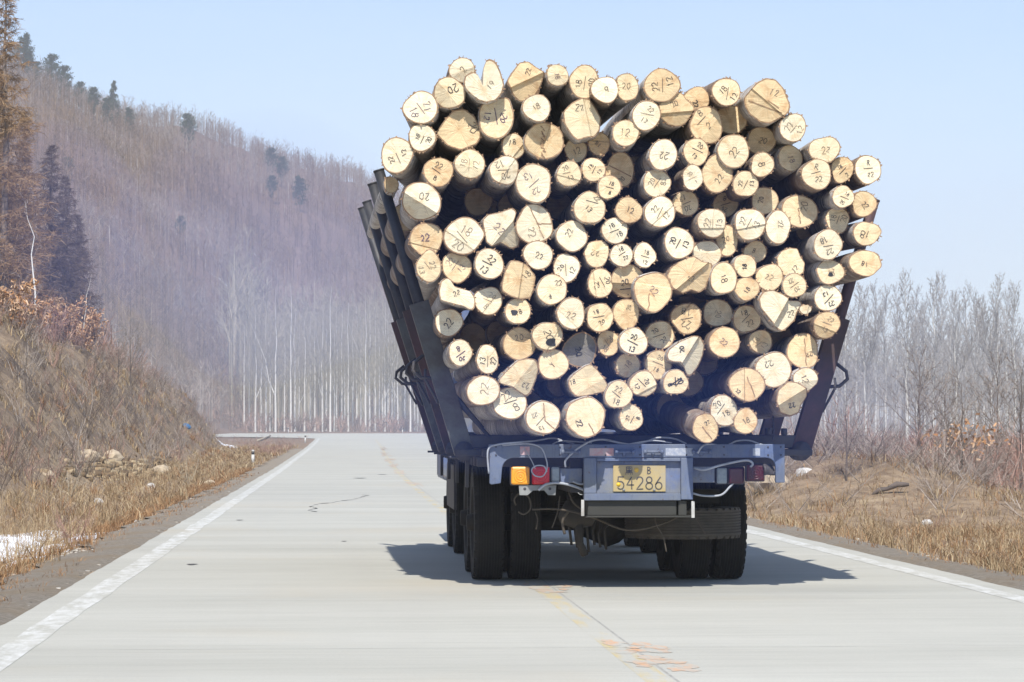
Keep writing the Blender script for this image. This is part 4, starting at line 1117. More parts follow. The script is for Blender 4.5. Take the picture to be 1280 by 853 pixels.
def grid(xs, ys, fz):
    V = [(x, y, fz(x, y)) for y in ys for x in xs]
    nx = len(xs)
    Fq = [(j * nx + i, j * nx + i + 1, (j + 1) * nx + i + 1, (j + 1) * nx + i) for j in range(len(ys) - 1) for i in range(nx - 1)]
    return V, Fq
def soil_mat():
    m, nt, b = mat('dry_earth_and_litter')
    v = mapped(nt, (1, 1, 1))
    n1 = noise(nt, v, .35, 8, .68, .4); n2 = noise(nt, v, 2.6, 8, .7); n3 = noise(nt, v, 22, 4, .7)
    c = ramp(nt, n1, [(.3, (.19, .13, .08)), (.5, (.28, .20, .125)), (.7, (.36, .275, .175))])
    c = mix(nt, ramp(nt, n2, [(.42, 0.0), (.62, .85)]), c, (.125, .08, .05))
    c = mix(nt, ramp(nt, n3, [(.5, 0.0), (.72, .5)]), c, (.42, .35, .25))
    # raw dark soil in the steep cut, plus painted shade under its crest
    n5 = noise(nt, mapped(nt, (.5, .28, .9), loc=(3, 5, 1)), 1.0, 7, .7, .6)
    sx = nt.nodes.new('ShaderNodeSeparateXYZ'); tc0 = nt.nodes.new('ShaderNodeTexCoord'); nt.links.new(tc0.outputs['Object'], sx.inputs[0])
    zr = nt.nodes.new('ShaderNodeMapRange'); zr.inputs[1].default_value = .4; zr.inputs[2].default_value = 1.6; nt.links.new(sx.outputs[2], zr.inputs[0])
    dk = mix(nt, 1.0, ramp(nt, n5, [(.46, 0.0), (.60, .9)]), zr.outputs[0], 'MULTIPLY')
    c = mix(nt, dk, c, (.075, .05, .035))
    # leaf litter brown on the far hill (by distance up the valley)
    sep = nt.nodes.new('ShaderNodeSeparateXYZ'); tc = nt.nodes.new('ShaderNodeTexCoord'); nt.links.new(tc.outputs['Object'], sep.inputs[0])
    mr = nt.nodes.new('ShaderNodeMapRange'); mr.inputs[1].default_value = 150; mr.inputs[2].default_value = 330; nt.links.new(sep.outputs[1], mr.inputs[0])
    n4 = noise(nt, v, .03, 5, .6)
    litter = ramp(nt, n4, [(.35, (.11, .065, .045)), (.6, (.17, .10, .065))])
    snow = noise(nt, mapped(nt, (.03, .06, .12)), 1.0, 6, .65)
    litter = mix(nt, ramp(nt, snow, [(.68, 0.0), (.71, .9)]), litter, (.75, .77, .8))
    c = mix(nt, mr.outputs[0], c, litter)
    nt.links.new(c, b.inputs['Base Color']); b.inputs['Roughness'].default_value = .95
    bump(nt, b, n2, .8, .08)
    return m
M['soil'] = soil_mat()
xs = sorted(set(np.round(np.concatenate([np.arange(-36, 30, .5), np.arange(-110, -36, 4), np.arange(30, 110, 4), np.arange(-700, -110, 20), np.arange(110, 700, 20), [-1500, 1500, -1000, 1000], [-2.9, -2.37, -2.2, 5.6, 5.8, 6.2]]), 3)))
ys = sorted(set(np.round(np.concatenate([np.arange(-40, 8, 6), np.arange(8, 130, .9), np.arange(130, 270, 2.5), np.arange(270, 460, 6), np.arange(460, 1300, 20), [1500, 2000, 3000]]), 3)))
V, Fq = grid(xs, ys, ground_z)
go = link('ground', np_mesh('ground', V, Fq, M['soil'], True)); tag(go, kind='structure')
# road
def road_mat():
    m, nt, b = mat('grooved_concrete')
    v = mapped(nt, (1, 1, 1))
    n1 = noise(nt, mapped(nt, (.10, .5, 1)), 1.0, 6, .62)         # broad wear
    tine = noise(nt, mapped(nt, (.6, 17, 1)), 1.0, 5, .75)          # transverse grooving
    tine2 = noise(nt, mapped(nt, (.12, 2.2, 1), loc=(3, 8, 0)), 1.0, 4, .6)
    grit = noise(nt, v, 55, 3, .6)
    c = ramp(nt, n1, [(.3, (.385, .378, .328)), (.7, (.475, .466, .412))])
    c = mix(nt, 1.0, c, ramp(nt, tine, [(.30, .84), (.52, 1.0)]), 'MULTIPLY')
    c = mix(nt, 1.0, c, ramp(nt, tine2, [(.28, .955), (.5, 1.0)]), 'MULTIPLY')
    c = mix(nt, 1.0, c, ramp(nt, grit, [(.3, .90), (.6, 1.0)]), 'MULTIPLY')
    # polished, slightly darker wheel tracks and tan mud near the edges
    st = noise(nt, mapped(nt, (.9, .05, 1)), 1.0, 4, .6)
    c = mix(nt, ramp(nt, st, [(.5, 0.0), (.75, .35)]), c, (.36, .345, .31))
    tan = noise(nt, mapped(nt, (.25, .22, 1), loc=(7, 1, 0)), 1.0, 5, .6)
    c = mix(nt, ramp(nt, tan, [(.55, 0.0), (.78, .45)]), c, (.45, .38, .27))
    nt.links.new(c, b.inputs['Base Color']); b.inputs['Roughness'].default_value = .85
    bump(nt, b, tine, .15, .01)
    return m
M['road'] = road_mat()
def strip(name, rows, mt, lift, kind='structure', ncol=2):
    """rows of (y, x0, x1)"""
    V = []
    for y, x0, x1 in rows:
        for i in range(ncol): V.append((x0 + (x1 - x0) * i / (ncol - 1), y, rise(y) + lift))
    Fq = [(j * ncol + i, j * ncol + i + 1, (j + 1) * ncol + i + 1, (j + 1) * ncol + i) for j in range(len(rows) - 1) for i in range(ncol - 1)]
    o = link(name, np_mesh(name, V, Fq, mt)); tag(o, kind=kind); return o
rr = random.Random(5)
ysr = list(np.arange(-30, 120, 1.0)) + list(np.arange(120, 262, 3.0)) + list(np.arange(262, 304, 1.0)) + list(np.arange(304, 353, 4.0))
ed = lambda y: .06 * nz(y, 0, 1.9, 3) + .05 * nz(y, 0, .55, 9)
strip('road', [(y, road_l(y) + ed(y), road_r(y) + ed(y + 50)) for y in ysr], M['road'], 0.0)
def worn(name, col, lo, hi, scale=(2, 2, 1), under=None):
    """paint worn through to the concrete"""
    m = M['road'].copy(); m.name = name; nt = m.node_tree
    b = [n for n in nt.nodes if n.type == 'BSDF_PRINCIPLED'][0]
    src = b.inputs['Base Color'].links[0].from_socket
    n = noise(nt, mapped(nt, scale), 1.0, 7, .72, .3)
    nt.links.new(mix(nt, ramp(nt, n, [(lo, 0.0), (hi, 1.0)]), src, col), b.inputs['Base Color'])
    return m
M['line'] = worn('worn_white_line', (.66, .665, .65), .40, .74, (7, 2.2, 1))
M['orange'] = worn('worn_orange_paint', (.58, .30, .14), .44, .70, (8, 2.2, 1))
M['yellow_stain'] = worn('yellow_worn_line', (.50, .38, .14), .45, .72, (6, .7, 1))
yl = [y for y in ysr if y < 303]
strip('edge_line', [(y, road_l(y) + .24 + .5 * ed(y), road_l(y) + .45 + .5 * ed(y)) for y in yl if y < 295], M['line'], .002)
strip('edge_line', [(y, 5.34 + 2.4 * sstep(90, 250, y), 5.54 + 2.4 * sstep(90, 250, y)) for y in yl if y < 262], M['line'], .002)
yc_ = [y for y in ysr if -20 < y < 250]
cxl = lambda y: 1.74 + 1.2 * sstep(60, 250, y)
strip('centre_line', [(y, cxl(y) - .10, cxl(y) + .05) for y in yc_], M['yellow_stain'], .0006)
for (y0, y1, dx, w) in ((16.2, 17.2, .10, .34), (17.5, 18.5, .12, .3), (24.0, 25.3, .06, .3), (69, 74, .05, .3), (88, 96, .0, .3), (104, 112, .02, .35), (118, 130, 0, .4), (140, 158, 0, .4), (172, 196, 0, .4)):
    om = MB()
    for q in range(12):
        yy = rr.uniform(y0, y1); xx = cxl(yy) + dx + rr.uniform(-.5, .5) * w; ra = rr.uniform(.12, .34) * w; rb_ = rr.uniform(.08, .2) * (y1 - y0)
        om.add([(xx + ra * math.cos(t) * rr.uniform(.6, 1.2), yy + rb_ * math.sin(t) * rr.uniform(.6, 1.2), rise(yy) + .0014 + q * .00012) for t in [6.283 * k / 11 for k in range(11)]], [tuple(range(11))])
    tag(om.build('orange_mark', M['orange']), kind='structure')
M['joint'] = simple('joint_sealant', (.33, .32, .29), .9, 0, .3, 5)
M['tar'] = simple('tar', (.06, .058, .055), .8, 0, .3, 9)
for y in np.arange(3, 200, 5.0):
    yy = y + rr.uniform(-.1, .1)
    strip('road_joint', [(yy, road_l(yy) + .05, road_r(yy) - .05), (yy + .012, road_l(yy) + .05, road_r(yy) - .05)], M['joint'], .0006, ncol=2)
strip('road_joint', [(y, cxl(y) + .07, cxl(y) + .085) for y in yc_ if y < 120], M['joint'], .0012)
# the dark crooked crack in the left lane
def on_road(px, py):
    d = ray(px, py); t = .5
    Y = CAM.z * F / max(1, (py - 537)); 
    for _ in range(20):
        p = at(px, py, Y); Y *= 1 + (p.z - rise(Y)) * .6
    return at(px, py, Y)
m = MB()
pts = [on_road(a, b_) for a, b_ in ((394, 640), (384, 638), (397, 636), (390, 633.5), (386, 634), (398, 630), (412, 629), (425, 626.5), (441, 625), (452, 621.5), (461, 619.5), (452, 619))]
P2_ = []
for a, b_ in zip(pts[:-1], pts[1:]):
    for i in range(5): P2_.append(a.lerp(b_, i / 5) + Vector((rr.uniform(-.03, .03), rr.uniform(-.08, .08), 0)))
V = []
for i, p in enumerate(P2_):
    w = rr.uniform(.03, .22) if i % 9 > 2 else .30
    V += [(p.x, p.y - w / 2, rise(p.y) + .003), (p.x, p.y + w / 2, rise(p.y) + .003)]
m.add(V, [(2 * i, 2 * i + 2, 2 * i + 3, 2 * i + 1) for i in range(len(P2_) - 1)])
tag(m.build('road_crack', M['tar']), kind='structure')
m = MB()
for a, b_, w in ((450, 598, .17), (478, 593.5, .12), (299.5, 650.5, .05), (240, 706, .05), (430, 677, .03), (610, 668, .4)):
    p = on_road(a, b_)
    m.add([(p.x + w * math.cos(t) * (1 + .3 * math.sin(3 * t)), p.y + w * 3 * math.sin(t), rise(p.y) + .003) for t in [6.283 * k / 14 for k in range(14)]], [tuple(range(14))])
tag(m.build('road_stain', M['tar']), kind='structure')

# gravel shoulders, snow
def gravel_mat():
    m, nt, b = mat('gravel_shoulder'); v = mapped(nt, (1, 1, 1))
    n = noise(nt, v, 14, 8, .8); n2 = noise(nt, v, .8, 5, .6)
    c = ramp(nt, n, [(.3, (.16, .135, .105)), (.5, (.27, .23, .18)), (.7, (.42, .38, .31))])
    c = mix(nt, ramp(nt, n2, [(.45, 0.0), (.7, .7)]), c, (.27, .20, .12))
    nt.links.new(c, b.inputs['Base Color']); b.inputs['Roughness'].default_value = .95; bump(nt, b, n, 1.0, .05); return m
M['gravel'] = gravel_mat()
def drape(name, rows, mt, lift, ncol=6):
    V = []
    for y, x0, x1 in rows:
        for i in range(ncol):
            x = x0 + (x1 - x0) * i / (ncol - 1); V.append((x, y, ground_z(x, y) + lift))
    Fq = [(j * ncol + i, j * ncol + i + 1, (j + 1) * ncol + i + 1, (j + 1) * ncol + i) for j in range(len(rows) - 1) for i in range(ncol - 1)]
    return link(name, np_mesh(name, V, Fq, mt, True))
yg = np.arange(6, 180, .4)
tag(drape('shoulder', [(y, -3.10 + .45 * nz(y, 0, 2.9, 1) + .3 * nz(y, 0, 1.0, 2), -2.29) for y in yg], M['gravel'], .022), kind='structure')
tag(drape('shoulder', [(y, 5.70, 6.45 + .45 * nz(y, 0, 2.9, 7) + .3 * nz(y, 0, 1.0, 3)) for y in yg], M['gravel'], .022), kind='structure')
m_, nt_, b__ = mat('old_snow'); nn = noise(nt_, mapped(nt_, (1, 1, 1)), 5, 6, .6)
nt_.links.new(ramp(nt_, nn, [(.35, (.62, .64, .68)), (.6, (.86, .88, .91))]), b__.inputs['Base Color']); b__.inputs['Roughness'].default_value = .7; bump(nt_, b__, nn, .5, .03); M['snow'] = m_
def snow_bank(x0, x1, y0, y1, amt=.10, nx=26, ny=40):
    cx_, cy_ = (x0 + x1) / 2, (y0 + y1) / 2
    def fz(x, y):
        q = 1 - ((x - cx_) / (x1 - x0) * 2) ** 2 - ((y - cy_) / (y1 - y0) * 2) ** 2
        return ground_z(x, y) + amt * (q * .8 - .12 + .75 * nz(x, y, .9, 3) + .35 * nz(x, y, .3, 5))
    V, Fq = grid(np.linspace(x0, x1, nx), np.linspace(y0, y1, ny), fz)
    tag(link('snow_patch', np_mesh('snow_patch', V, Fq, M['snow'], True)), kind='structure')
snow_bank(-6.4, -3.2, 27, 46)
ysn = []
0 and tag(drape('snow_patch', [(y, -4.75 + .2 * nz(y, 1, 1.1, 4) + (.9 * (abs(y - 36) / 7) ** 4), -3.75 + .25 * nz(y, 0, 1.3, 1) - (.9 * (abs(y - 36) / 7) ** 4)) for y in ysn], M['snow'], .10), kind='structure')
for k, (x0, y0) in enumerate(((-8.3, 200), (-9.6, 206), (-7.6, 192), (-10.8, 212))):
    snow_bank(x0 - 1.1, x0 + .4, y0, y0 + 15, .12, 14, 24); continue
    V = []; rows = []
    for j in range(10):
        y = y0 + j * 1.6; c_ = x0 - j * .12; w = .35 * math.sin(math.pi * (j + .5) / 10) + .05
        rows.append((y, c_ - w, c_ + w))
    tag(drape('snow_patch', rows, M['snow'], .12, 4), kind='structure')
# stones along the verge
M['stone'] = simple('tan_stone', (.42, .34, .24), .9, 0, .25, 12)
M['stone_grey'] = simple('pale_stone', (.5, .48, .45), .9, 0, .2, 12)
def stone(x, y, s, mt, label, group=None, name='stone'):
    bm = bmesh.new(); bmesh.ops.create_icosphere(bm, subdivisions=2, radius=s)
    for v in bm.verts:
        v.co *= 1 + .35 * mnoise.noise(v.co * (1.6 / s) + Vector((x, y, 0))); v.co.z *= .65
    me = bpy.data.meshes.new(name); bm.to_mesh(me); bm.free(); me.materials.append(mt)
    o = link(name, me); o.location = (x, y, ground_z(x, y) + s * .2); return tag(o, label, 'stone', group)
def hit(px, py, y0=12, y1=1200):
    """where the line of sight through a photo pixel meets the land"""
    Y = y0
    while Y < y1:
        p = at(px, py, Y)
        if p.z < ground_z(p.x, p.y): return p
        Y += .4 if Y < 150 else 3
    return at(px, py, y1)
for px, py, s, mt, lb in ((110, 576, .30, 'stone', 'flat tan stone high on the left bank beside a second tan stone'), (141, 577, .27, 'stone', 'tan stone right of another at the top of the rubble on the left bank'),
                          (57, 597, .2, 'stone', 'lone tan stone low in the grass of the left bank'), (202, 593, .26, 'stone', 'tan stone at the right end of the brown rubble on the left bank'),
                          (122, 630, .14, 'stone_grey', 'white stone in the dry grass beside the left shoulder'), (262, 607, .15, 'stone', 'small stone near the road edge below the delineator posts'), (188, 611, .12, 'stone_grey', 'small pale stone between the rubble and the road edge')):
    p = hit(px, py); stone(p.x, p.y, s * p.y / 70, M[mt], lb)
# rubble: countless pieces
rb = []
def scatter_chunks(name, n, fn, smin, smax, mt):
    V = []; Fq = []
    for _ in range(n):
        x, y = fn(); s = rr.uniform(smin, smax); z = ground_z(x, y); b0 = len(V)
        for q in range(8): V.append((x + s * (1 if q & 1 else -1) * rr.uniform(.5, 1.2), y + s * (1 if q & 2 else -1) * rr.uniform(.5, 1.2), z + s * (.7 if q & 4 else -.4) * rr.uniform(.5, 1.2)))
        for f in ((0, 2, 3, 1), (4, 5, 7, 6), (0, 1, 5, 4), (1, 3, 7, 5), (3, 2, 6, 7), (2, 0, 4, 6)): Fq.append([b0 + i for i in f])
    return tag(link(name, np_mesh(name, V, Fq, mt)), kind='stuff')
def island_mat(name, stops, rough=.95, trans=0):
    m, nt, b = mat(name); nt.links.new(ramp(nt, rand_island(nt), stops), b.inputs['Base Color']); b.inputs['Roughness'].default_value = rough
    b.inputs['Specular IOR Level'].default_value = .15
    return m
M['rubble'] = island_mat('bank_rubble', [(0, (.12, .085, .055)), (.5, (.24, .17, .10)), (1, (.40, .32, .21))])
M['grit'] = island_mat('loose_grit', [(0, (.10, .085, .07)), (.5, (.25, .22, .18)), (1, (.5, .47, .42))])
def rub_pos():
    p = hit(rr.gauss(165, 38), rr.gauss(588, 7), 60, 200); return p.x, p.y
scatter_chunks('rubble', 500, rub_pos, .04, .16, M['rubble'])
def sh_pos():
    y = 8 + 60 * rr.random() ** 1.5
    return (rr.uniform(-3.3, -2.4), y) if rr.random() < .55 else (rr.uniform(5.82, 6.8), y)
scatter_chunks('loose_gravel', 9000, sh_pos, .005, .026, M['grit'])
# ------------------------------------------------------------------ dry grass
M['grass'] = island_mat('dry_grass', [(0, (.17, .11, .06)), (.35, (.265, .185, .105)), (.7, (.35, .26, .155)), (1, (.46, .37, .24))])
M['grass_brown'] = island_mat('brown_sedge', [(0, (.17, .09, .045)), (.5, (.28, .16, .08)), (1, (.40, .25, .13))])
def blades(name, pts, hmin, hmax, mt, wd=.006, lean=.5, cap=None):
    P = np.array(pts, dtype=np.float64); n = len(P)
    h = rng.uniform(hmin, hmax, n); a = rng.uniform(0, 2 * np.pi, n); ln = rng.normal(0, lean, n) * h; la = rng.uniform(0, 2 * np.pi, n)
    w = wd * rng.uniform(.6, 1.5, n) * np.maximum(1, P[:, 1] / 38)
    ca, sa = np.cos(a) * w, np.sin(a) * w
    b1 = P + np.stack([ca, sa, 0 * w - .02], 1); b2 = P - np.stack([ca, sa, 0 * w + .02], 1)
    mid = P + np.stack([ln * np.cos(la) * .3, ln * np.sin(la) * .3, h * .6], 1)
    m1 = mid + np.stack([ca, sa, 0 * w], 1) * .8; m2 = mid - np.stack([ca, sa, 0 * w], 1) * .8
    tip = P + np.stack([ln * np.cos(la), ln * np.sin(la), h * .95], 1)
    V = np.stack([b1, b2, m2, m1, tip + np.stack([ca, sa, 0 * w], 1) * .15, tip - np.stack([ca, sa, 0 * w], 1) * .15], 1).reshape(-1, 3)
    i = np.arange(n)[:, None] * 6
    Fq = np.concatenate([i + np.array([[0, 1, 2, 3]]), i + np.array([[3, 2, 5, 4]])])
    return tag(link(name, np_mesh(name, V, Fq, mt)), kind='stuff')
def clump_field(n, fn, thr, sc, seed):
    out = []; tries = 0
    while len(out) < n and tries < n * 6:
        tries += 1
        x, y = fn()
        if nz(x, y, sc, seed) > thr - rr.random() * .35: out.append((x, y, ground_z(x, y)))
    return out
def tufts(name, centres, per, rad_, hmin, hmax, mt, wd, lean):
    pts = []
    for x, y in centres:
        r_ = rad_ * rr.uniform(.5, 1.4)
        for _ in range(int(per * rr.uniform(.5, 1.5))):
            X, Y = x + rr.gauss(0, r_), y + rr.gauss(0, r_ * 1.3); pts.append((X, Y, ground_z(X, Y)))
    return blades(name, pts, hmin, hmax, mt, wd, lean)
def left_pos():
    while True:
        y = 11 + 190 * rr.random() ** 1.6; x = -3.0 - (2 + y * .12) * rr.random() ** .8 - .3 * rr.random()
        up = -2.36 - x - foot(y)
        if up < .6 or rr.random() < (.30 if nz(x, y, 2.2, 11) < .1 else .75): return x, y
def left_lip():
    y = 9 + 95 * rr.random() ** 1.5
    return -3.15 - abs(rr.gauss(0, .28)) + .25 * nz(y, 0, 2.3, 1), y
def right_pos():
    y = 18 + 75 * rr.random() ** 1.4
    return 6.35 + (1 + y * .22) * rr.random(), y
blades('dry_grass', clump_field(40000, left_pos, -.05, 1.3, 2), .06, .24, M['grass'], .0038, 1.1)
blades('dry_grass', clump_field(12000, left_lip, -.2, 1.0, 7), .03, .13, M['grass_brown'], .0038, 1.0)
blades('dry_grass', clump_field(40000, right_pos, -.05, 1.2, 4), .04, .17, M['grass'], .0038, 1.1)
blades('dry_grass', clump_field(11000, right_pos, .1, 1.6, 14), .05, .20, M['grass_brown'], .0038, 1.0)

tufts('grass_tufts', [left_pos() for _ in range(1500)], 22, .09, .10, .34, M['grass'], .004, .9)
tufts('grass_tufts', [left_pos() for _ in range(500)], 20, .10, .10, .30, M['grass_brown'], .004, .9)
tufts('grass_tufts', [right_pos() for _ in range(1500)], 20, .08, .06, .24, M['grass'], .0038, 1.0)
tufts('grass_tufts', [right_pos() for _ in range(500)], 18, .10, .06, .24, M['grass_brown'], .0038, 1.0)
def edge_pos():
    y = 10 + 80 * rr.random() ** 1.5
    return (-2.6 - abs(rr.gauss(0, .3)), y) if rr.random() < .5 else (6.0 + abs(rr.gauss(0, .35)), max(y, 18))
tufts('grass_tufts', [edge_pos() for _ in range(420)], 12, .06, .02, .09, M['grass_brown'], .003, 1.2)

# ------------------------------------------------------------------ trees
def bark2(name, base, dark, sc=(2, 2, 9), lo=.5, hi=.62):
    m, nt, b = mat(name); v = mapped(nt, sc); n = noise(nt, v, 1.0, 5, .7)
    c = ramp(nt, n, [(lo, base), (hi, dark)])
    c = mix(nt, rand_obj(nt), c, mix(nt, .35, c, dark)); nt.links.new(c, b.inputs['Base Color']); b.inputs['Roughness'].default_value = .9; return m
M['birch_trunk'] = bark2('white_birch_trunk', (.74, .72, .67), (.22, .19, .17), (2, 2, 5), .58, .75)
M['poplar_trunk'] = bark2('grey_poplar_trunk', (.62, .61, .56), (.30, .27, .25), (2, 2, 3), .52, .7)
M['dark_trunk'] = bark2('dark_trunk', (.14, .11, .095), (.06, .05, .045))
M['larch_trunk'] = bark2('larch_trunk', (.27, .21, .17), (.12, .09, .07))
M['twig_pale'] = island_mat('pale_twigs', [(0, (.21, .18, .13)), (.5, (.31, .27, .20)), (1, (.42, .37, .29))])
M['twig'] = island_mat('grey_brown_twigs', [(0, (.17, .14, .12)), (.5, (.27, .23, .20)), (1, (.38, .33, .29))])
M['twig_silver'] = island_mat('silver_grey_twigs', [(0, (.22, .20, .18)), (.5, (.33, .30, .275)), (1, (.45, .42, .385))])
M['twig_dark'] = island_mat('dark_twigs', [(0, (.085, .065, .055)), (1, (.19, .145, .12))])
M['twig_larch'] = island_mat('larch_twigs', [(0, (.17, .10, .05)), (.5, (.29, .18, .09)), (1, (.42, .29, .17))])
M['twig_red'] = island_mat('reddish_stems', [(0, (.20, .11, .085)), (.5, (.31, .19, .15)), (1, (.40, .29, .24))])
M['leaf_copper'] = island_mat('copper_oak_leaves', [(0, (.30, .14, .06)), (.5, (.48, .28, .15)), (1, (.62, .44, .30))])
M['needle'] = island_mat('pine_needles', [(0, (.018, .035, .02)), (.5, (.035, .06, .03)), (1, (.06, .085, .045))])
M['forest_russet'] = island_mat('bare_russet_forest', [(0, (.10, .055, .025)), (.5, (.19, .118, .06)), (1, (.31, .215, .13))])
M['forest_ridge'] = island_mat('bare_ridge_forest', [(0, (.16, .12, .10)), (.6, (.27, .21, .18)), (1, (.40, .34, .30))])
M['forest'] = island_mat('bare_forest', [(0, (.06, .032, .02)), (.4, (.125, .077, .046)), (.8, (.20, .133, .085)), (1, (.34, .265, .20))])

class TB:
    """tapered tubes and twig ribbons, as arrays"""
    def __init__(s): s.V = []; s.F = []; s.n = 0
    def tube(s, pts, rad, k=5):
        P = np.array(pts, float); n = len(P); r = np.interp(np.linspace(0, 1, n), np.linspace(0, 1, len(rad)), rad)
        d = P[-1] - P[0]; d /= np.linalg.norm(d) + 1e-9
        a = np.cross(d, [0, 1, .1] if abs(d[1]) < .9 else [1, 0, 0]); a /= np.linalg.norm(a); b_ = np.cross(d, a)
        t = 2 * np.pi * np.arange(k) / k
        ring = np.cos(t)[:, None] * a + np.sin(t)[:, None] * b_
        V = (P[:, None, :] + r[:, None, None] * ring[None]).reshape(-1, 3)
        for i in range(n - 1):
            for j in range(k):
                j2 = (j + 1) % k; s.F.append((s.n + i * k + j, s.n + i * k + j2, s.n + (i + 1) * k + j2, s.n + (i + 1) * k + j))
        s.V.append(V); s.n += len(V)
    def rib(s, p, q, w0, w1, g):
        d = q - p; o = np.cross(d, g.normal(size=3)); o /= np.linalg.norm(o) + 1e-9
        s.V.append(np.array([p - o * w0, p + o * w0, q + o * w1, q - o * w1])); s.F.append((s.n, s.n + 1, s.n + 2, s.n + 3)); s.n += 4
    def mesh(s, name, mt): return np_mesh(name, np.concatenate(s.V), np.array(s.F), mt)
def unit(v): return v / (np.linalg.norm(v) + 1e-9)

def deciduous(seed, Ht, r0, start, nb, blen, up, ns=7, nt_=4, tw=.009, fork=None, lean=.0, droop=0.0, wv_=.012):
    """returns trunk TB and crown TB; up = how steeply the limbs rise (0..1.5)"""
    g = np.random.default_rng(seed); T, K = TB(), TB()
    n = 9; p = np.zeros((n, 3)); wob = g.normal(0, wv_ * Ht, (n, 2)); ld = g.uniform(0, 6.28)
    for i in range(n):
        u = i / (n - 1); p[i] = (wob[i, 0] * u + lean * Ht * u * math.cos(ld), wob[i, 1] * u + lean * Ht * u * math.sin(ld), Ht * u)
    p[0, 2] = -.25
    T.tube(p, [r0 * 1.15, r0 * .85, r0 * .6, r0 * .35, r0 * .06], 7)
    leaders = [(p, 0, start)]
    if fork:
        fp = p[int(fork * (n - 1))]; q = np.array([fp + unit(np.array([math.cos(ld + 2) * .35, math.sin(ld + 2) * .35, 1])) * (Ht * (1 - fork) * .9) * (i / 5) + g.normal(0, .01 * Ht, 3) * (i > 0) for i in range(6)])
        T.tube(q, [r0 * .55, r0 * .3, r0 * .05], 6); leaders.append((q, fork, 0.1))
    for (pp, f0, s0) in leaders:
        m_ = int(nb * (1 - f0 * .6)); ga = g.uniform(0, 6.28)
        for b_ in range(m_):
            u = s0 + (1 - s0) * ((b_ + g.uniform(0, 1)) / m_) ** .9; u = min(u, .985)
            x = u * (len(pp) - 1); i = min(int(x), len(pp) - 2); base = pp[i] + (pp[i + 1] - pp[i]) * (x - i)
            ga += 2.4 + g.normal(0, .4); e = up + g.normal(0, .15)
            d = unit(np.array([math.cos(ga) * math.cos(e), math.sin(ga) * math.cos(e), math.sin(e)]))
            L = blen * (1 - .72 * u ** 1.6) * g.uniform(.6, 1.15) * (1 - f0 * .4)
            k = 5; bp = [base]
            for j in range(1, k): bp.append(bp[-1] + (d + np.array([0, 0, .10 * j - droop * j]) + g.normal(0, .09, 3)) * L / (k - 1))
            rb_ = r0 * (.36 - .27 * u)
            K.tube(bp, [rb_, rb_ * .6, rb_ * .18], 3)
            for s_ in range(ns):
                v = .22 + .78 * (s_ + g.uniform(0, 1)) / ns; xx = min(v, .999) * (k - 1); ii = int(xx); sb = bp[ii] + (bp[ii + 1] - bp[ii]) * (xx - ii)
                sd = unit(d + g.normal(0, .55, 3) + np.array([0, 0, .25 - droop])); sl = L * .42 * (1.15 - v * .7) * g.uniform(.6, 1.2)
                m1 = sb + sd * sl * .55; m2 = m1 + unit(sd + g.normal(0, .25, 3) + np.array([0, 0, .15 - droop * 2])) * sl * .5
                K.rib(sb, m1, tw * 1.5, tw, g); K.rib(m1, m2, tw, tw * .5, g)
                for t in range(nt_):
                    a = sb + (m1 - sb) * g.uniform(.25, 1) if t % 2 else m1 + (m2 - m1) * g.uniform(0, .9)
                    K.rib(a, a + unit(sd + g.normal(0, .6, 3) + np.array([0, 0, .2 - droop * 3])) * sl * g.uniform(.25, .55), tw * .75, tw * .3, g)
    return T, K
def conifer_bare(seed, Ht, r0, start, spread, nb, tw=.008):
    """leafless larch: straight stem, level whorled limbs, masses of fine twigs"""
    g = np.random.default_rng(seed); T, K = TB(), TB()
    p = np.array([(g.normal(0, .004 * Ht), g.normal(0, .004 * Ht), Ht * i / 9) for i in range(10)]); p[0, 2] = -.3
    T.tube(p, [r0 * 1.1, r0 * .8, r0 * .5, r0 * .06], 8)
    for b_ in range(nb):
        u = start + (1 - start) * (b_ + g.uniform(0, 1)) / nb; z = Ht * min(u, .99); a = g.uniform(0, 6.28)
        L = spread * ((1 - u) ** .75 + .04) * g.uniform(.6, 1.1); d = np.array([math.cos(a), math.sin(a), g.normal(.12, .2)])
        bp = [np.array([0, 0, z])]
        for j in range(4): bp.append(bp[-1] + (d + np.array([0, 0, -.10 + .09 * j]) + g.normal(0, .06, 3)) * L / 4)
        K.tube(bp, [r0 * .16 * (1.1 - u), r0 * .1 * (1.1 - u), .004], 3)
        for s_ in range(int(12 + 34 * L / spread)):
            v = g.uniform(.1, .99) * 4; i = int(v); sb = bp[i] + (bp[i + 1] - bp[i]) * (v - i)
            sd = unit(np.array([g.normal(0, .8), g.normal(0, .8), g.normal(-.35, .4)]) + d * .5); sl = .15 + L * g.uniform(.10, .30)
            K.rib(sb, sb + sd * sl, tw, tw * .5, g)
            for t in range(3):
                q = sb + sd * sl * g.uniform(.2, 1); K.rib(q, q + unit(sd + g.normal(0, .7, 3)) * sl * .6, tw * .8, tw * .3, g)
    return T, K
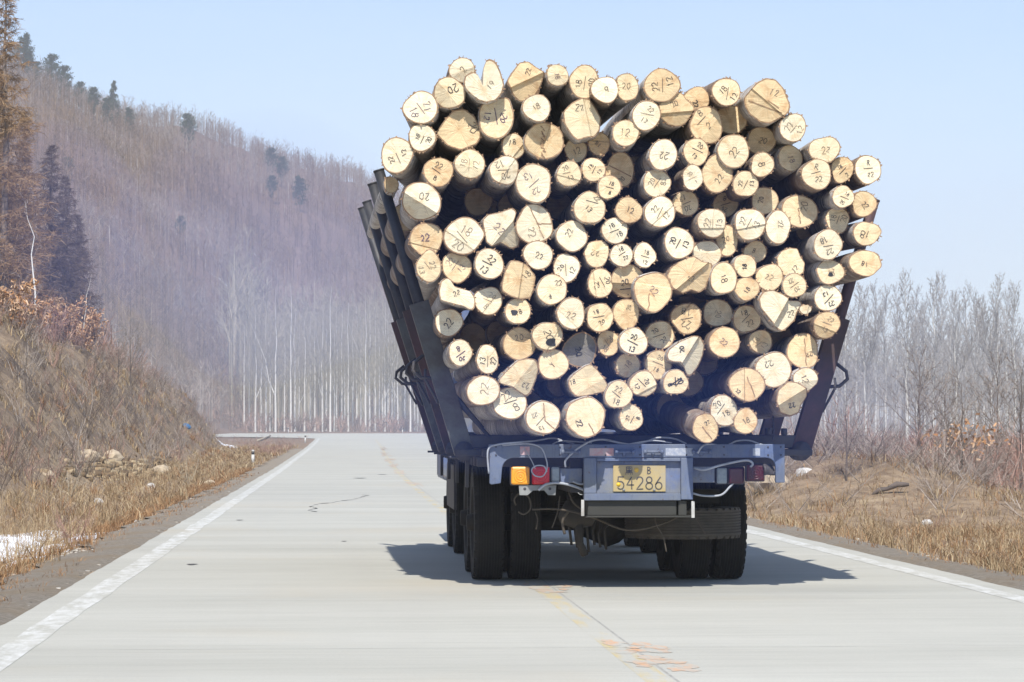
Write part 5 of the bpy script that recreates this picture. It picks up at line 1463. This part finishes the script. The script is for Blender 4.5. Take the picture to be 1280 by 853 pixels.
def pine(seed, Ht, r0, spread, spiky):
    g = np.random.default_rng(seed); T, K = TB(), TB()
    T.tube([(0, 0, -.3), (0, 0, Ht * .5), (g.normal(0, .1), 0, Ht * .97)], [r0, r0 * .6, r0 * .1], 6)
    for b_ in range(64):
        u = .2 + .8 * g.uniform() ** .8; a = g.uniform(0, 6.28)
        L = spread * ((1.04 - u) if spiky else (.35 + .65 * math.sin(math.pi * min(1, (u - .1) / .95))) * g.uniform(.45, 1.0))
        d = unit(np.array([math.cos(a), math.sin(a), -.15 if spiky else .25])); base = np.array([0, 0, Ht * u]); tip = base + d * L
        K.rib(base, tip, .03, .01, g)
        for s_ in range(34):
            c_ = base + d * L * g.uniform(.25, 1.05) + g.normal(0, .11 * L + .05, 3)
            q = g.normal(size=3); q = unit(q) * g.uniform(.12, .30); K.rib(c_ - q, c_ + q, .05, .04, g)
    return T, K
def make_tree(name, TK, tm, cm, crown='crown'):
    T, K = TK
    root = empty(name, (0, 0, 0))
    t = link('trunk', T.mesh('trunk', tm)); t.parent = root
    c_ = link(crown, K.mesh(crown, cm)); c_.parent = root
    return root
def place(root, x, y, s=1.0, rz=0.0, first=True, sink=0.0):
    o = root if first else copy_tree(root)
    o.location = (x, y, ground_z(x, y) - sink); o.scale = (s, s, s); o.rotation_euler = (0, 0, rz)
    return o
ORD = ['first', 'second', 'third', 'fourth', 'fifth', 'sixth', 'seventh', 'eighth', 'ninth', 'tenth', 'eleventh', 'twelfth', 'thirteenth', 'fourteenth', 'fifteenth', 'sixteenth', 'seventeenth', 'eighteenth', 'nineteenth', 'twentieth', 'twenty-first', 'twenty-second', 'twenty-third', 'twenty-fourth', 'twenty-fifth', 'twenty-sixth', 'twenty-seventh', 'twenty-eighth', 'twenty-ninth', 'thirtieth', 'thirty-first', 'thirty-second', 'thirty-third', 'thirty-fourth', 'thirty-fifth', 'thirty-sixth', 'thirty-seventh', 'thirty-eighth', 'thirty-ninth', 'fortieth', 'forty-first', 'forty-second', 'forty-third', 'forty-fourth', 'forty-fifth']
# white birches behind the bend
birches = [make_tree('birch_tree', deciduous(300 + i, 20, .15, .24, 40, 5.4, .95, 9, 5, .011, fork=(.3 if i == 2 else None), wv_=.005), M['birch_trunk'], M['twig_pale']) for i in range(4)]
BX = [(306, 392, .82), (320, 368, .95), (333, 372, .93), (345, 362, 1.05), (364, 366, 1.08), (369, 380, .9), (381, 405, .92), (388, 420, .95), (403, 385, 1.0), (413, 378, 1.08), (421, 430, .98), (427.5, 400, .97), (435.5, 384, 1.03), (446, 425, 1.0), (457, 372, .98), (462, 380, 1.0), (469, 415, 1.0), (481, 390, .98), (485, 410, .98), (490, 430, 1.0), (497, 386, .95), (506, 405, .97), (513, 378, .95), (522, 395, .95), (531, 410, .95), (312, 402, .7), (327, 395, .75), (338, 410, .8), (356, 398, .85), (374, 412, .85), (394, 408, .9), (408, 425, .95), (418, 392, .8), (431, 415, .9), (441, 396, .85), (451, 404, .9), (474, 398, .9), (478, 420, .95), (493, 400, .85), (518, 415, .9), (527, 385, .85)]
BX.sort()
for i, (px, Y, s) in enumerate(BX):
    Y = 359 + (Y - 359) * .55; s *= .86
    x = (px - 427) / F * Y
    k = i if i < 4 else i % 4
    o = place(birches[k], x, Y, s, rr.uniform(0, 6.28), first=i < 4)
    tag(o, f'slender white birch behind the road bend, {ORD[i]} from the left in the row', 'tree', 'white birches behind the road bend')
# poplars on the right
pops = [make_tree('poplar_tree', deciduous(400 + i, 15, .12, .16, 56, 3.0, 1.08, 10, 8, .014, fork=(.42 if i == 1 else None), lean=.01), M['poplar_trunk'], M['twig_silver']) for i in range(5)]
PX = [(1006, 270, 1.05), (1023, 230, .98), (1036, 262, 1.05), (1050, 245, 1.02), (1062, 215, .98), (1075, 240, 1.02), (1087, 226, .97), (1099, 280, 1.1), (1112, 250, 1.0), (1125, 270, 1.06), (1140, 205, .92), (1152, 262, 1.03), (1162, 240, .97), (1173, 215, .97), (1186, 268, 1.1), (1195, 250, 1.02), (1203, 212, .88), (1216, 245, 1.0), (1228, 205, .85), (1238, 262, 1.03), (1247, 235, .92), (1256, 208, .92), (1268, 250, 1.0), (1278, 215, .92)]
for i, (px, Y, s) in enumerate(PX):
    o = place(pops[i % 5], (px - 427) / F * Y, Y, s * .87 * rr.uniform(.94, 1.04), rr.uniform(0, 6.28), first=i < 5)
    tag(o, f'tall thin leafless poplar right of the truck, {ORD[i]} from the left in the row', 'tree', 'leafless poplars right of the road')
# larches and the leaning birch at the left
l1 = make_tree('larch_tree', conifer_bare(11, 15.0, .17, .06, 2.5, 215, .012), M['larch_trunk'], M['twig_larch'])
p = Vector(((8 - 427) / F * 118, 118, 0)); place(l1, p.x, p.y, 1.0)
tag(l1, 'tall brown leafless larch at the far left edge of the picture', 'tree')
l2 = make_tree('larch_tree', conifer_bare(12, 11, .14, .05, 2.2, 185, .012), M['dark_trunk'], M['twig_dark'])
place(l2, (66 - 427) / F * 140, 140, .95); tag(l2, 'dark bluish leafless larch right of the tall brown larch, behind the leaning birch', 'tree')
l3 = place(l2, (100 - 427) / F * 152, 152, .72, 2.0, first=False); tag(l3, 'short dark leafless larch, rightmost of the three larches on the left bank', 'tree')
l5 = place(l1, (34 - 427) / F * 128, 128, .72, 2.4, first=False); tag(l5, 'shorter brown larch just right of the tall brown larch', 'tree')
l6 = place(l1, (-14 - 427) / F * 124, 124, .93, 4.4, first=False); tag(l6, 'brown larch cut by the left edge of the picture, behind the tall one', 'tree')
l7 = place(l2, (84 - 427) / F * 146, 146, .88, 3.4, first=False); tag(l7, 'dark leafless larch in the middle of the three dark ones', 'tree')
b1 = make_tree('birch_sapling', deciduous(21, 5.6, .05, .3, 16, 1.1, .9, 5, 3, .006, lean=.10), M['birch_trunk'], M['twig'])
place(b1, (50 - 427) / F * 112, 112, 1.0, 2.6); tag(b1, 'thin crooked white birch leaning right above the copper-leaved bushes', 'tree')
b2 = place(b1, (103 - 427) / F * 128, 128, .7, .4, first=False); tag(b2, 'short thin white birch stem between the two copper-leaved bushes', 'tree')

# copper-leaved oak bushes
def oak_bush(seed, Rw, Ht, nst, leaves):
    g = np.random.default_rng(seed); T, K = TB(), TB()
    tips = []
    for s_ in range(nst):
        a = g.uniform(0, 6.28); d = np.array([math.cos(a) * Rw * .8, math.sin(a) * Rw * .8, Ht]) * g.uniform(.55, 1.0); bp = [np.array([0, 0, -.1])]
        for j in range(1, 6): bp.append(d * j / 5 + g.normal(0, .06 * Ht, 3))
        T.tube(bp, [.028, .015, .004], 4)
        for q in range(10):
            v = g.uniform(1.5, 4.99); i = int(v); b0 = bp[i] + (bp[i + 1 if i < 5 else 5] - bp[i]) * (v - i); e = b0 + unit(g.normal(0, 1, 3) + [0, 0, .5]) * Rw * g.uniform(.15, .4)
            T.rib(b0, e, .006, .003, g); tips += [b0 + (e - b0) * f for f in g.uniform(.2, 1.1, 6)]
    for _ in range(leaves):
        c_ = tips[g.integers(len(tips))] + g.normal(0, .09, 3); q = unit(g.normal(size=3)) * g.uniform(.05, .10); K.rib(c_ - q, c_ + q, .028, .016, g)
    return T, K
ob = make_tree('oak_bush', oak_bush(31, 1.1, 2.1, 14, 1500), M['dark_trunk'], M['leaf_copper'], 'leaves')
place(ob, (6 - 427) / F * 92, 92, 1.0); tag(ob, 'big orange-leaved oak bush at the left edge on top of the bank', 'bush')
for px, Y, s, lb in ((38, 106, .95, 'pale copper oak bush around the foot of the leaning birch'), (80, 119, 1.0, 'sparse copper oak bush right of the leaning birch'), (108, 127, 1.05, 'reddish-brown oak bush, rightmost of those on the bank')):
    o = place(ob, (px - 427) / F * Y, Y, s, rr.uniform(0, 6.28), first=False); tag(o, lb, 'bush')

# small bare trees and shrubs that stand apart
sm = [make_tree('bare_tree', deciduous(500 + i, 3.2, .04, .18, 26, 1.5, .7, 8, 5, .0045, fork=.35), M['dark_trunk'], M['twig']) for i in range(3)]
for k, (px, Y, s, lb) in enumerate(((1155, 71, 1.0, 'dark forked bare tree standing right of the earth mounds'), (1210, 54, .72, 'small bare tree with a tuft of copper leaves'), (1240, 55, .55, 'thin bare tree just right of the copper-leaved one'),
                                    (1285, 60, .95, 'spreading bare tree cut by the right edge of the picture'), (1062, 49, .48, 'slight pale-stemmed sapling in front of the earth mounds'), (1190, 62, .8, 'bare bushy tree behind the copper-leaved tree'), (1255, 72, .95, 'dark bare tree near the right edge, behind the others'),
                                    (165, 128, .8, 'bare forked bushy tree on the left hillside above the bank'), (150, 120, .55, 'low bare tree at the top of the left bank'))):
    o = place(sm[k % 3], (px - 427) / F * Y, Y, s, rr.uniform(0, 6.28), first=k < 3); tag(o, lb, 'tree')
    if k == 1: copper = o
g = np.random.default_rng(8); K = TB()
for _ in range(170):
    c_ = np.array([g.normal(0, .45), g.normal(0, .3), 1.75 + g.normal(0, .22)]); q = unit(g.normal(size=3)) * .06; K.rib(c_ - q, c_ + q, .035, .02, g)
lv = link('leaves', K.mesh('leaves', M['leaf_copper'])); lv.parent = copper
def shrub(seed, Ht, n, spread, tw=.006):
    g = np.random.default_rng(seed); K = TB()
    for _ in range(n):
        a = g.uniform(0, 6.28); d = np.array([math.cos(a) * spread, math.sin(a) * spread, 1]) * Ht * g.uniform(.5, 1); p0 = np.array([g.normal(0, .03), g.normal(0, .03), -.05]); m1 = p0 + d * .5 + g.normal(0, .05 * Ht, 3); m2 = p0 + d + g.normal(0, .06 * Ht, 3)
        K.rib(p0, m1, tw * 1.3, tw, g); K.rib(m1, m2, tw, tw * .4, g)
        for t in range(6):
            q = p0 + (m1 - p0) * g.uniform(.4, 1) if t < 2 else m1 + (m2 - m1) * g.uniform(0, .9); K.rib(q, q + unit(d / Ht + g.normal(0, .5, 3)) * Ht * g.uniform(.12, .3), tw * .6, tw * .25, g)
    return K
def lone_shrub(px, py, y0, Ht, n, sp, mt, lb, seed, tw=.006):
    p = hit(px, py, y0, 260); o = link('bare_shrub', shrub(seed, Ht, n, sp, tw).mesh('bare_shrub', mt)); o.location = (p.x, p.y, ground_z(p.x, p.y)); tag(o, lb, 'shrub')
lone_shrub(91, 684, 20, .62, 26, .6, M['twig_red'], 'small bare reddish shrub on the grass lip beside the snow patch', 61, .0035)
lone_shrub(86, 622, 30, .95, 12, .55, M['twig_pale'], 'straggly pale bare shrub in the grass of the left bank above the snow', 62, .005)
lone_shrub(235, 607, 40, 1.0, 16, .45, M['twig_pale'], 'sparse pale bare shrub by the road edge below the rubble', 63, .005)
lone_shrub(1165, 668, 20, .35, 14, .6, M['twig_red'], 'tiny bare shrub in the tan grass of the right verge', 64, .003)
# brush and undergrowth nobody could count
def brush(name, n, fn, hmin, hmax, mt, stems=9, spread=.55, tw=.006):
    base = [shrub(900 + i, 1.0, stems, spread, tw) for i in range(5)]
    bv = [np.concatenate(b_.V) for b_ in base]; bf = [np.array(b_.F) for b_ in base]
    Vs, Fs, nn_ = [], [], 0
    for _ in range(n):
        x, y = fn(); k = rr.randrange(5); s = rr.uniform(hmin, hmax); a = rr.uniform(0, 6.28); ca, sa = math.cos(a), math.sin(a)
        v = bv[k] * s; v = np.stack([v[:, 0] * ca - v[:, 1] * sa + x, v[:, 0] * sa + v[:, 1] * ca + y, v[:, 2] + ground_z(x, y)], 1)
        Vs.append(v); Fs.append(bf[k] + nn_); nn_ += len(v)
    return tag(link(name, np_mesh(name, np.concatenate(Vs), np.concatenate(Fs), mt)), kind='stuff')
def bank_pos():
    y = rr.uniform(45, 235); return -2.4 - foot(y) - rr.uniform(.5, 24), y
def crest_pos():
    y = rr.uniform(70, 225); return -2.4 - foot(y) - rr.uniform(5, 20), y
def heap_pos():
    mx, my, h, sx, sy = MOUNDS[rr.choice([0, 0, 1, 1, 1, 3])]; x = rr.gauss(mx, sx * .7); return max(x, 6.9), rr.gauss(my + .5, sy * .8)
def rfield():
    y = 56 + 170 * rr.random() ** 1.5; return 7.5 + y * rr.uniform(.04, .30), y
def bend_pos():
    y = rr.uniform(358, 440); return (rr.uniform(270, 600) - 427) / F * y, y
def inner_pos():
    y = rr.uniform(150, 290); f = foot(y); return -2.9 - rr.uniform(.3, max(1, f - 2)), y
brush('undergrowth', 1500, bank_pos, .4, 1.3, M['twig'], 9, .5, .007)
brush('undergrowth', 1500, bank_pos, .3, 1.2, M['twig_dark'], 9, .6, .006)
brush('undergrowth', 700, bank_pos, .4, 1.2, M['twig_red'], 9, .5, .007)
brush('undergrowth', 1200, crest_pos, .9, 2.3, M['twig_red'], 9, .38, .009)
brush('brushwood', 330, heap_pos, .4, 1.0, M['twig'], 12, 1.0, .005)
brush('undergrowth', 1500, rfield, .5, 1.7, M['twig_red'], 10, .35, .008)
brush('undergrowth', 300, bend_pos, 1.0, 3.0, M['twig_red'], 10, .35, .02)
brush('undergrowth', 350, inner_pos, .15, .5, M['twig_red'], 8, .8, .01)

# bare forest over the hill: one mass
def forest(name, n, fn, hts, seed, mt, nb=13, tw=.05):
    g = np.random.default_rng(seed); var = []
    for k in range(7):
        K = TB(); K.rib(np.array([0, 0, -.05]), np.array([g.normal(0, .02), g.normal(0, .02), .6]), .010, .007, g); K.rib(np.array([0, 0, -.05]), np.array([0., 0, .97]), .010, .003, g)
        for b_ in range(nb):
            u = g.uniform(.3, .95); a = g.uniform(0, 6.28); L = .28 * (1.15 - u) * g.uniform(.6, 1.2) + .05; d = unit(np.array([math.cos(a), math.sin(a), g.uniform(.9, 1.8)]))
            p0 = np.array([0, 0, u]); p1 = p0 + d * L; K.rib(p0, p1, tw * .07, tw * .035, g)
            for t in range(4):
                q = p0 + (p1 - p0) * g.uniform(.3, 1); K.rib(q, q + unit(d + g.normal(0, .55, 3)) * L * g.uniform(.35, .7), tw * .045, tw * .02, g)
        var.append((np.concatenate(K.V), np.array(K.F)))
    Vs, Fs, nn_ = [], [], 0
    for _ in range(n):
        x, y = fn(); v, f = var[g.integers(7)]; h = g.uniform(*hts); w = h * g.uniform(.75, 1.15); a = g.uniform(0, 6.28); ca, sa = math.cos(a), math.sin(a)
        Vs.append(np.stack([(v[:, 0] * ca - v[:, 1] * sa) * w + x, (v[:, 0] * sa + v[:, 1] * ca) * w + y, v[:, 2] * h + ground_z(x, y) - .2], 1)); Fs.append(f + nn_); nn_ += len(v)
    return tag(link(name, np_mesh(name, np.concatenate(Vs), np.concatenate(Fs), mt)), kind='stuff')
def hill_pos():
    while True:
        px = rr.uniform(-260, 1050); Y = rr.uniform(200, 960); x = (px - 427) / F * Y
        if hill(x, Y) > .5 and rr.random() < .35 + .65 * (Y / 900): return x, Y
def ridge_pos():
    px = rr.uniform(-260, 1050); Rr = interp([(-900, 560), (0, 720), (300, 800), (700, 900)], px); Y = Rr * rr.uniform(.93, 1.05); return (px - 427) / F * Y, Y
def patch(lo, hi):
    def f():
        while True:
            x, y = hill_pos(); v = nz(x, y, 55, 21) + .5 * nz(x, y, 18, 5) + rr.uniform(-.12, .12)
            if lo <= v < hi: return x, y
    return f
forest('hill_forest', 7500, patch(-9, -.05), (3.5, 7.5), 71, M['forest'], 11, .075)
forest('hill_forest', 7000, patch(-.05, .25), (3.5, 7.5), 75, M['forest_russet'], 11, .075)
forest('hill_forest', 4500, patch(.25, 9), (3.5, 8), 76, M['forest_ridge'], 11, .07)
forest('hill_forest', 2900, ridge_pos, (4.0, 7.5), 72, M['forest_ridge'], 12, .05)
def rfar():
    px = rr.uniform(560, 1500); Y = rr.uniform(290, 520); return (px - 427) / F * Y, Y
forest('far_wood', 1500, rfar, (8, 13), 73, M['twig_silver'], 14, .045)
def bendback():
    px = rr.uniform(285, 620); Y = rr.uniform(390, 520); return (px - 427) / F * Y, Y
forest('far_wood', 420, bendback, (12, 20), 74, M['twig_pale'], 15, .035)
# pines that stand out on the hill
pn = [make_tree('pine_tree', pine(600, 8, .16, 2.3, False), M['dark_trunk'], M['needle'], 'needles'), make_tree('spruce_tree', pine(601, 9, .16, 2.3, True), M['dark_trunk'], M['needle'], 'needles')]
PP = [(21, 62, 0, .9, 'dark pine on the skyline at the far left, beside the larch top'), (34, 70, 0, 1.0, 'broad dark pine on the left skyline, right of the larch top'), (46, 72, 0, .8, 'rounded dark pine ending the clump on the left skyline'), (30, 92, 0, 1.4, 'dark pine just below the skyline clump at the left'), (64, 100, 0, 1.3, 'dark pine on the slope below the left skyline, lower right of the clump'), (80, 108, 0, 1.2, 'dark pine next to a snowy streak high on the left slope'),
      (100, 108, 0, .95, 'small pine alone on the slope above the pointed spruce'), (142, 146, 1, 1.35, 'pointed dark spruce standing high on the left slope'), (117, 152, 0, 1.0, 'round pine left of the pointed spruce'), (134, 160, 0, .9, 'low pine at the foot of the pointed spruce'), (235, 192, 0, 1.15, 'lone dark pine mid-slope between the spruce and the twin pines'), (339, 226, 0, .95, 'left one of two pines together on the slope near the load'), (352, 236, 0, .95, 'right one of two pines together on the slope near the load'),
      (375, 172, 0, 1.1, 'broad dark pine on the ridge left of the load'), (340, 170, 0, .85, 'small dark pine on the ridge, left of the broad one'), (162, 112, 0, .9, 'flat-topped pine on the skyline right of the spruce'), (226, 304, 0, .8, 'lowest small green pine on the left slope'), (85, 230, 0, .8, 'dim pine low on the slope behind the dark larch')]
usedp = set()
for px, py, k, s, lb in PP:
    p = hit(px, py, 200, 1000); 
    if p.y > 990: p = at(px, py, 720)
    o = place(pn[k], p.x, p.y, s * p.y / 720, rr.uniform(0, 6.28), first=k not in usedp); usedp.add(k); tag(o, lb, 'tree')

# ------------------------------------------------------------------ small things by the road
M['band'] = simple('black_band', (.03, .03, .035), .6, 0, .2, 9)
def post(px, Y, X, h, lb, num=False):
    root = empty('delineator_post', (X, Y, ground_z(X, Y))); tag(root, lb, 'post', 'white delineator posts at the road edge')
    r = .065
    m = MB(); m.tube([(0, 0, -.1), (0, 0, h * .68)], r, 12); m.tube([(0, 0, h * .86), (0, 0, h * .94), (0, 0, h)], [r, r, r * .25], 12); m.build('shaft', M['white'], root)
    m = MB(); m.tube([(0, 0, h * .68), (0, 0, h * .86)], r * .99, 12); m.build('black_band', M['band'], root)
    if num:
        m = MB()
        for s in word('7', 0, h * .4, h * .26): ribbon(m, s, .012, lambda a, b_: -r, .012)
    return root
GL['7'] = [[(.05, 1), (.55, 1), (.2, 0)]]
def post_at(px, Y, h, lb): post(px, Y, (px - 427) / F * Y, h, lb)
post_at(317, 118, .62, 'nearest white delineator post with a black band, left of the road')
post_at(382, 226, .66, 'white delineator post at the inside of the bend, beside the road edge')
post_at(361, 356, .7, 'far white post beyond the bend, under the white birches')
post_at(503, 354.5, .7, 'far white post with a black top behind the road, near the stakes')
# blue litter bag on the bank
M['bag'] = simple('blue_plastic', (.03, .13, .28), .35, 0, .3, 20)
p = hit(233, 538, 80, 260)
bm = bmesh.new(); bmesh.ops.create_icosphere(bm, subdivisions=3, radius=.22)
for v in bm.verts: v.co *= 1 + .45 * mnoise.noise(v.co * 4); v.co.z *= .8
me = bpy.data.meshes.new('plastic_bag'); bm.to_mesh(me); bm.free(); me.materials.append(M['bag'])
o = link('plastic_bag', me); o.location = (p.x, p.y, ground_z(p.x, p.y) + .15); tag(o, 'crumpled blue plastic bag caught on the left bank', 'bag')
# pale frame of a gate or sign on the hillside
p = hit(186, 470, 100, 300)
root = empty('white_frame', (p.x, p.y, ground_z(p.x, p.y))); tag(root, 'small white post-and-rail frame in the brush above the left bank', 'frame')
sc_ = p.y / F
m = MB(); m.box(-7 * sc_, 5 * sc_, -.05, .05, 7 * sc_, 9 * sc_); m.build('rail', M['white'], root, .01)
m = MB(); m.box(3.2 * sc_, 5 * sc_, -.045, .045, -.3, 6.98 * sc_); m.build('upright', M['white'], root, .01)
# fallen dead branch over the mound, and the pole on the ground at the bend
def branch(pts, rad, name, mt, lb, cat):
    P = [Vector(q) for q in pts]; c_ = P[0].copy(); m = MB(); m.tube([q - c_ for q in P], rad, 7)
    o = m.build(name, mt); o.location = c_; tag(o, lb, cat)
q = [at(a, b_, 47.5) for a, b_ in ((1090, 619), (1099, 613), (1110, 611), (1121, 606), (1136, 606))]
branch(q, [.02, .045, .035, .055, .03], 'fallen_branch', M['dark_trunk'], 'dark dead branch lying over the right earth mound', 'branch')
q = [hit(a, b_, 120, 330) + Vector((0, 0, .12)) for a, b_ in ((322, 553), (338, 546.5))]
branch(q, [.10, .07], 'fallen_pole', M['twig_pale'], 'pale stick lying on the bare ground inside the bend', 'stick')
for px, py, s, lb in ((963, 603, .36, 'rounded tan boulder behind the truck beside the right verge'), (1158, 652, .10, 'white scrap of stone in the grass of the right verge'), (1005, 593, .16, 'small white stone on the brush heap right of the truck')):
    p = hit(px, py + 6, 25, 120); stone(p.x, p.y, s, M['stone' if s > .3 else 'stone_grey'], lb, name='boulder' if s > .3 else 'stone')
HAZE = .00040
SMOKE_MIST = [((2.3, 22.4, 2.5), (2.8, .8, 1.2), .014, (.14, .28, 1.0)), ((2.45, 22.9, 1.48), (2.4, .7, .6), .045, (.12, .26, 1.0)),
         ((-1.6, 60, 5.0), (3.4, 9, 2.6), .008, (.30, .40, 1.0)), ((-10, 105, 8.5), (3.0, 9, 4.0), .006, (.28, .36, 1.0)),
         ((-12, 260, 4), (46, 110, 15), .0009, (.80, .88, 1.0)), ((52, 190, 5), (36, 80, 13), .0015, (.80, .88, 1.0))]  # two pale mist banks, not exhaust smoke
SUN, SKYS, EXPO = 3.8, .098, .69
AIR = (1.0, .3, 5.5)
# ------------------------------------------------------------------ air, sky and sun
def vol_box(name, lo, hi, col, dens, aniso=0.0):
    m = bpy.data.materials.new(name); m.use_nodes = True; nt = m.node_tree; nt.nodes.clear()
    out = nt.nodes.new('ShaderNodeOutputMaterial'); v = nt.nodes.new('ShaderNodeVolumePrincipled')
    v.inputs['Color'].default_value = (*col, 1); v.inputs['Density'].default_value = dens; v.inputs['Anisotropy'].default_value = aniso
    nt.links.new(v.outputs[0], out.inputs['Volume'])
    mb = MB(); mb.box(lo[0], hi[0], lo[1], hi[1], lo[2], hi[2]); o = mb.build(name, m); tag(o, kind='stuff'); return o
vol_box('haze', (-1700, -60, -3), (1700, 3100, 260), (.88, .92, 1.0), HAZE)
def puff(c_, r_, dens, col):
    m = bpy.data.materials.new('smoke_and_mist'); m.use_nodes = True; nt = m.node_tree; nt.nodes.clear()
    out = nt.nodes.new('ShaderNodeOutputMaterial'); v = nt.nodes.new('ShaderNodeVolumePrincipled')
    v.inputs['Color'].default_value = (*col, 1); v.inputs['Density'].default_value = dens
    nt.links.new(v.outputs[0], out.inputs['Volume'])
    bm = bmesh.new(); bmesh.ops.create_icosphere(bm, subdivisions=4, radius=1.0)
    for q in bm.verts:
        q.co *= 1 + .18 * mnoise.noise(q.co * 1.3 + Vector(c_))
    me = bpy.data.meshes.new('smoke_and_mist'); bm.to_mesh(me); bm.free(); me.materials.append(m)
    me.polygons.foreach_set('use_smooth', [True] * len(me.polygons))
    o = link('smoke_and_mist', me); o.location = c_; o.scale = r_; tag(o, kind='stuff')
for a in SMOKE_MIST: puff(*a)

sc = bpy.context.scene
EL, AZ = 50.5, 5.0      # sun height; degrees to the left of straight behind the camera
sdir = Vector((-math.sin(R(AZ)) * math.cos(R(EL)), -math.cos(R(AZ)) * math.cos(R(EL)), math.sin(R(EL))))   # towards the sun
sun = bpy.data.lights.new('sun', 'SUN'); sun.energy = SUN; sun.angle = R(.53); sun.color = (1.0, .955, .88)
so = bpy.data.objects.new('sun', sun); C.objects.link(so); so.rotation_euler = sdir.to_track_quat('Z', 'Y').to_euler(); so.location = (0, -20, 60)
w = bpy.data.worlds.new('World'); sc.world = w; w.use_nodes = True; nt = w.node_tree; nt.nodes.clear()
out = nt.nodes.new('ShaderNodeOutputWorld'); bg = nt.nodes.new('ShaderNodeBackground'); sk = nt.nodes.new('ShaderNodeTexSky')
sk.sky_type = 'NISHITA'; sk.sun_disc = False; sk.sun_elevation = R(EL); sk.sun_rotation = math.atan2(sdir.x, sdir.y)
sk.altitude = 0; sk.air_density = AIR[0]; sk.dust_density = AIR[1]; sk.ozone_density = AIR[2]
bg.inputs['Strength'].default_value = SKYS
tcw = nt.nodes.new('ShaderNodeTexCoord'); mpw = nt.nodes.new('ShaderNodeMapping'); mpw.inputs['Scale'].default_value = (3, 3, 14); nt.links.new(tcw.outputs['Generated'], mpw.inputs[0])
cl = noise(nt, mpw.outputs[0], 1.0, 6, .6, .4)      # thin high cirrus
nt.links.new(mix(nt, ramp(nt, cl, [(.42, .03), (.75, .16)]), sk.outputs[0], (7.6, 8.0, 9.6)), bg.inputs[0]); nt.links.new(bg.outputs[0], out.inputs[0])
sc.view_settings.view_transform = 'Standard'; sc.view_settings.look = 'None'; sc.view_settings.gamma = 1; sc.view_settings.exposure = EXPO
sc.view_settings.use_curve_mapping = False
sc.cycles.volume_bounces = 1
sc.cycles.max_bounces = 8
sc.cycles.use_denoising = True
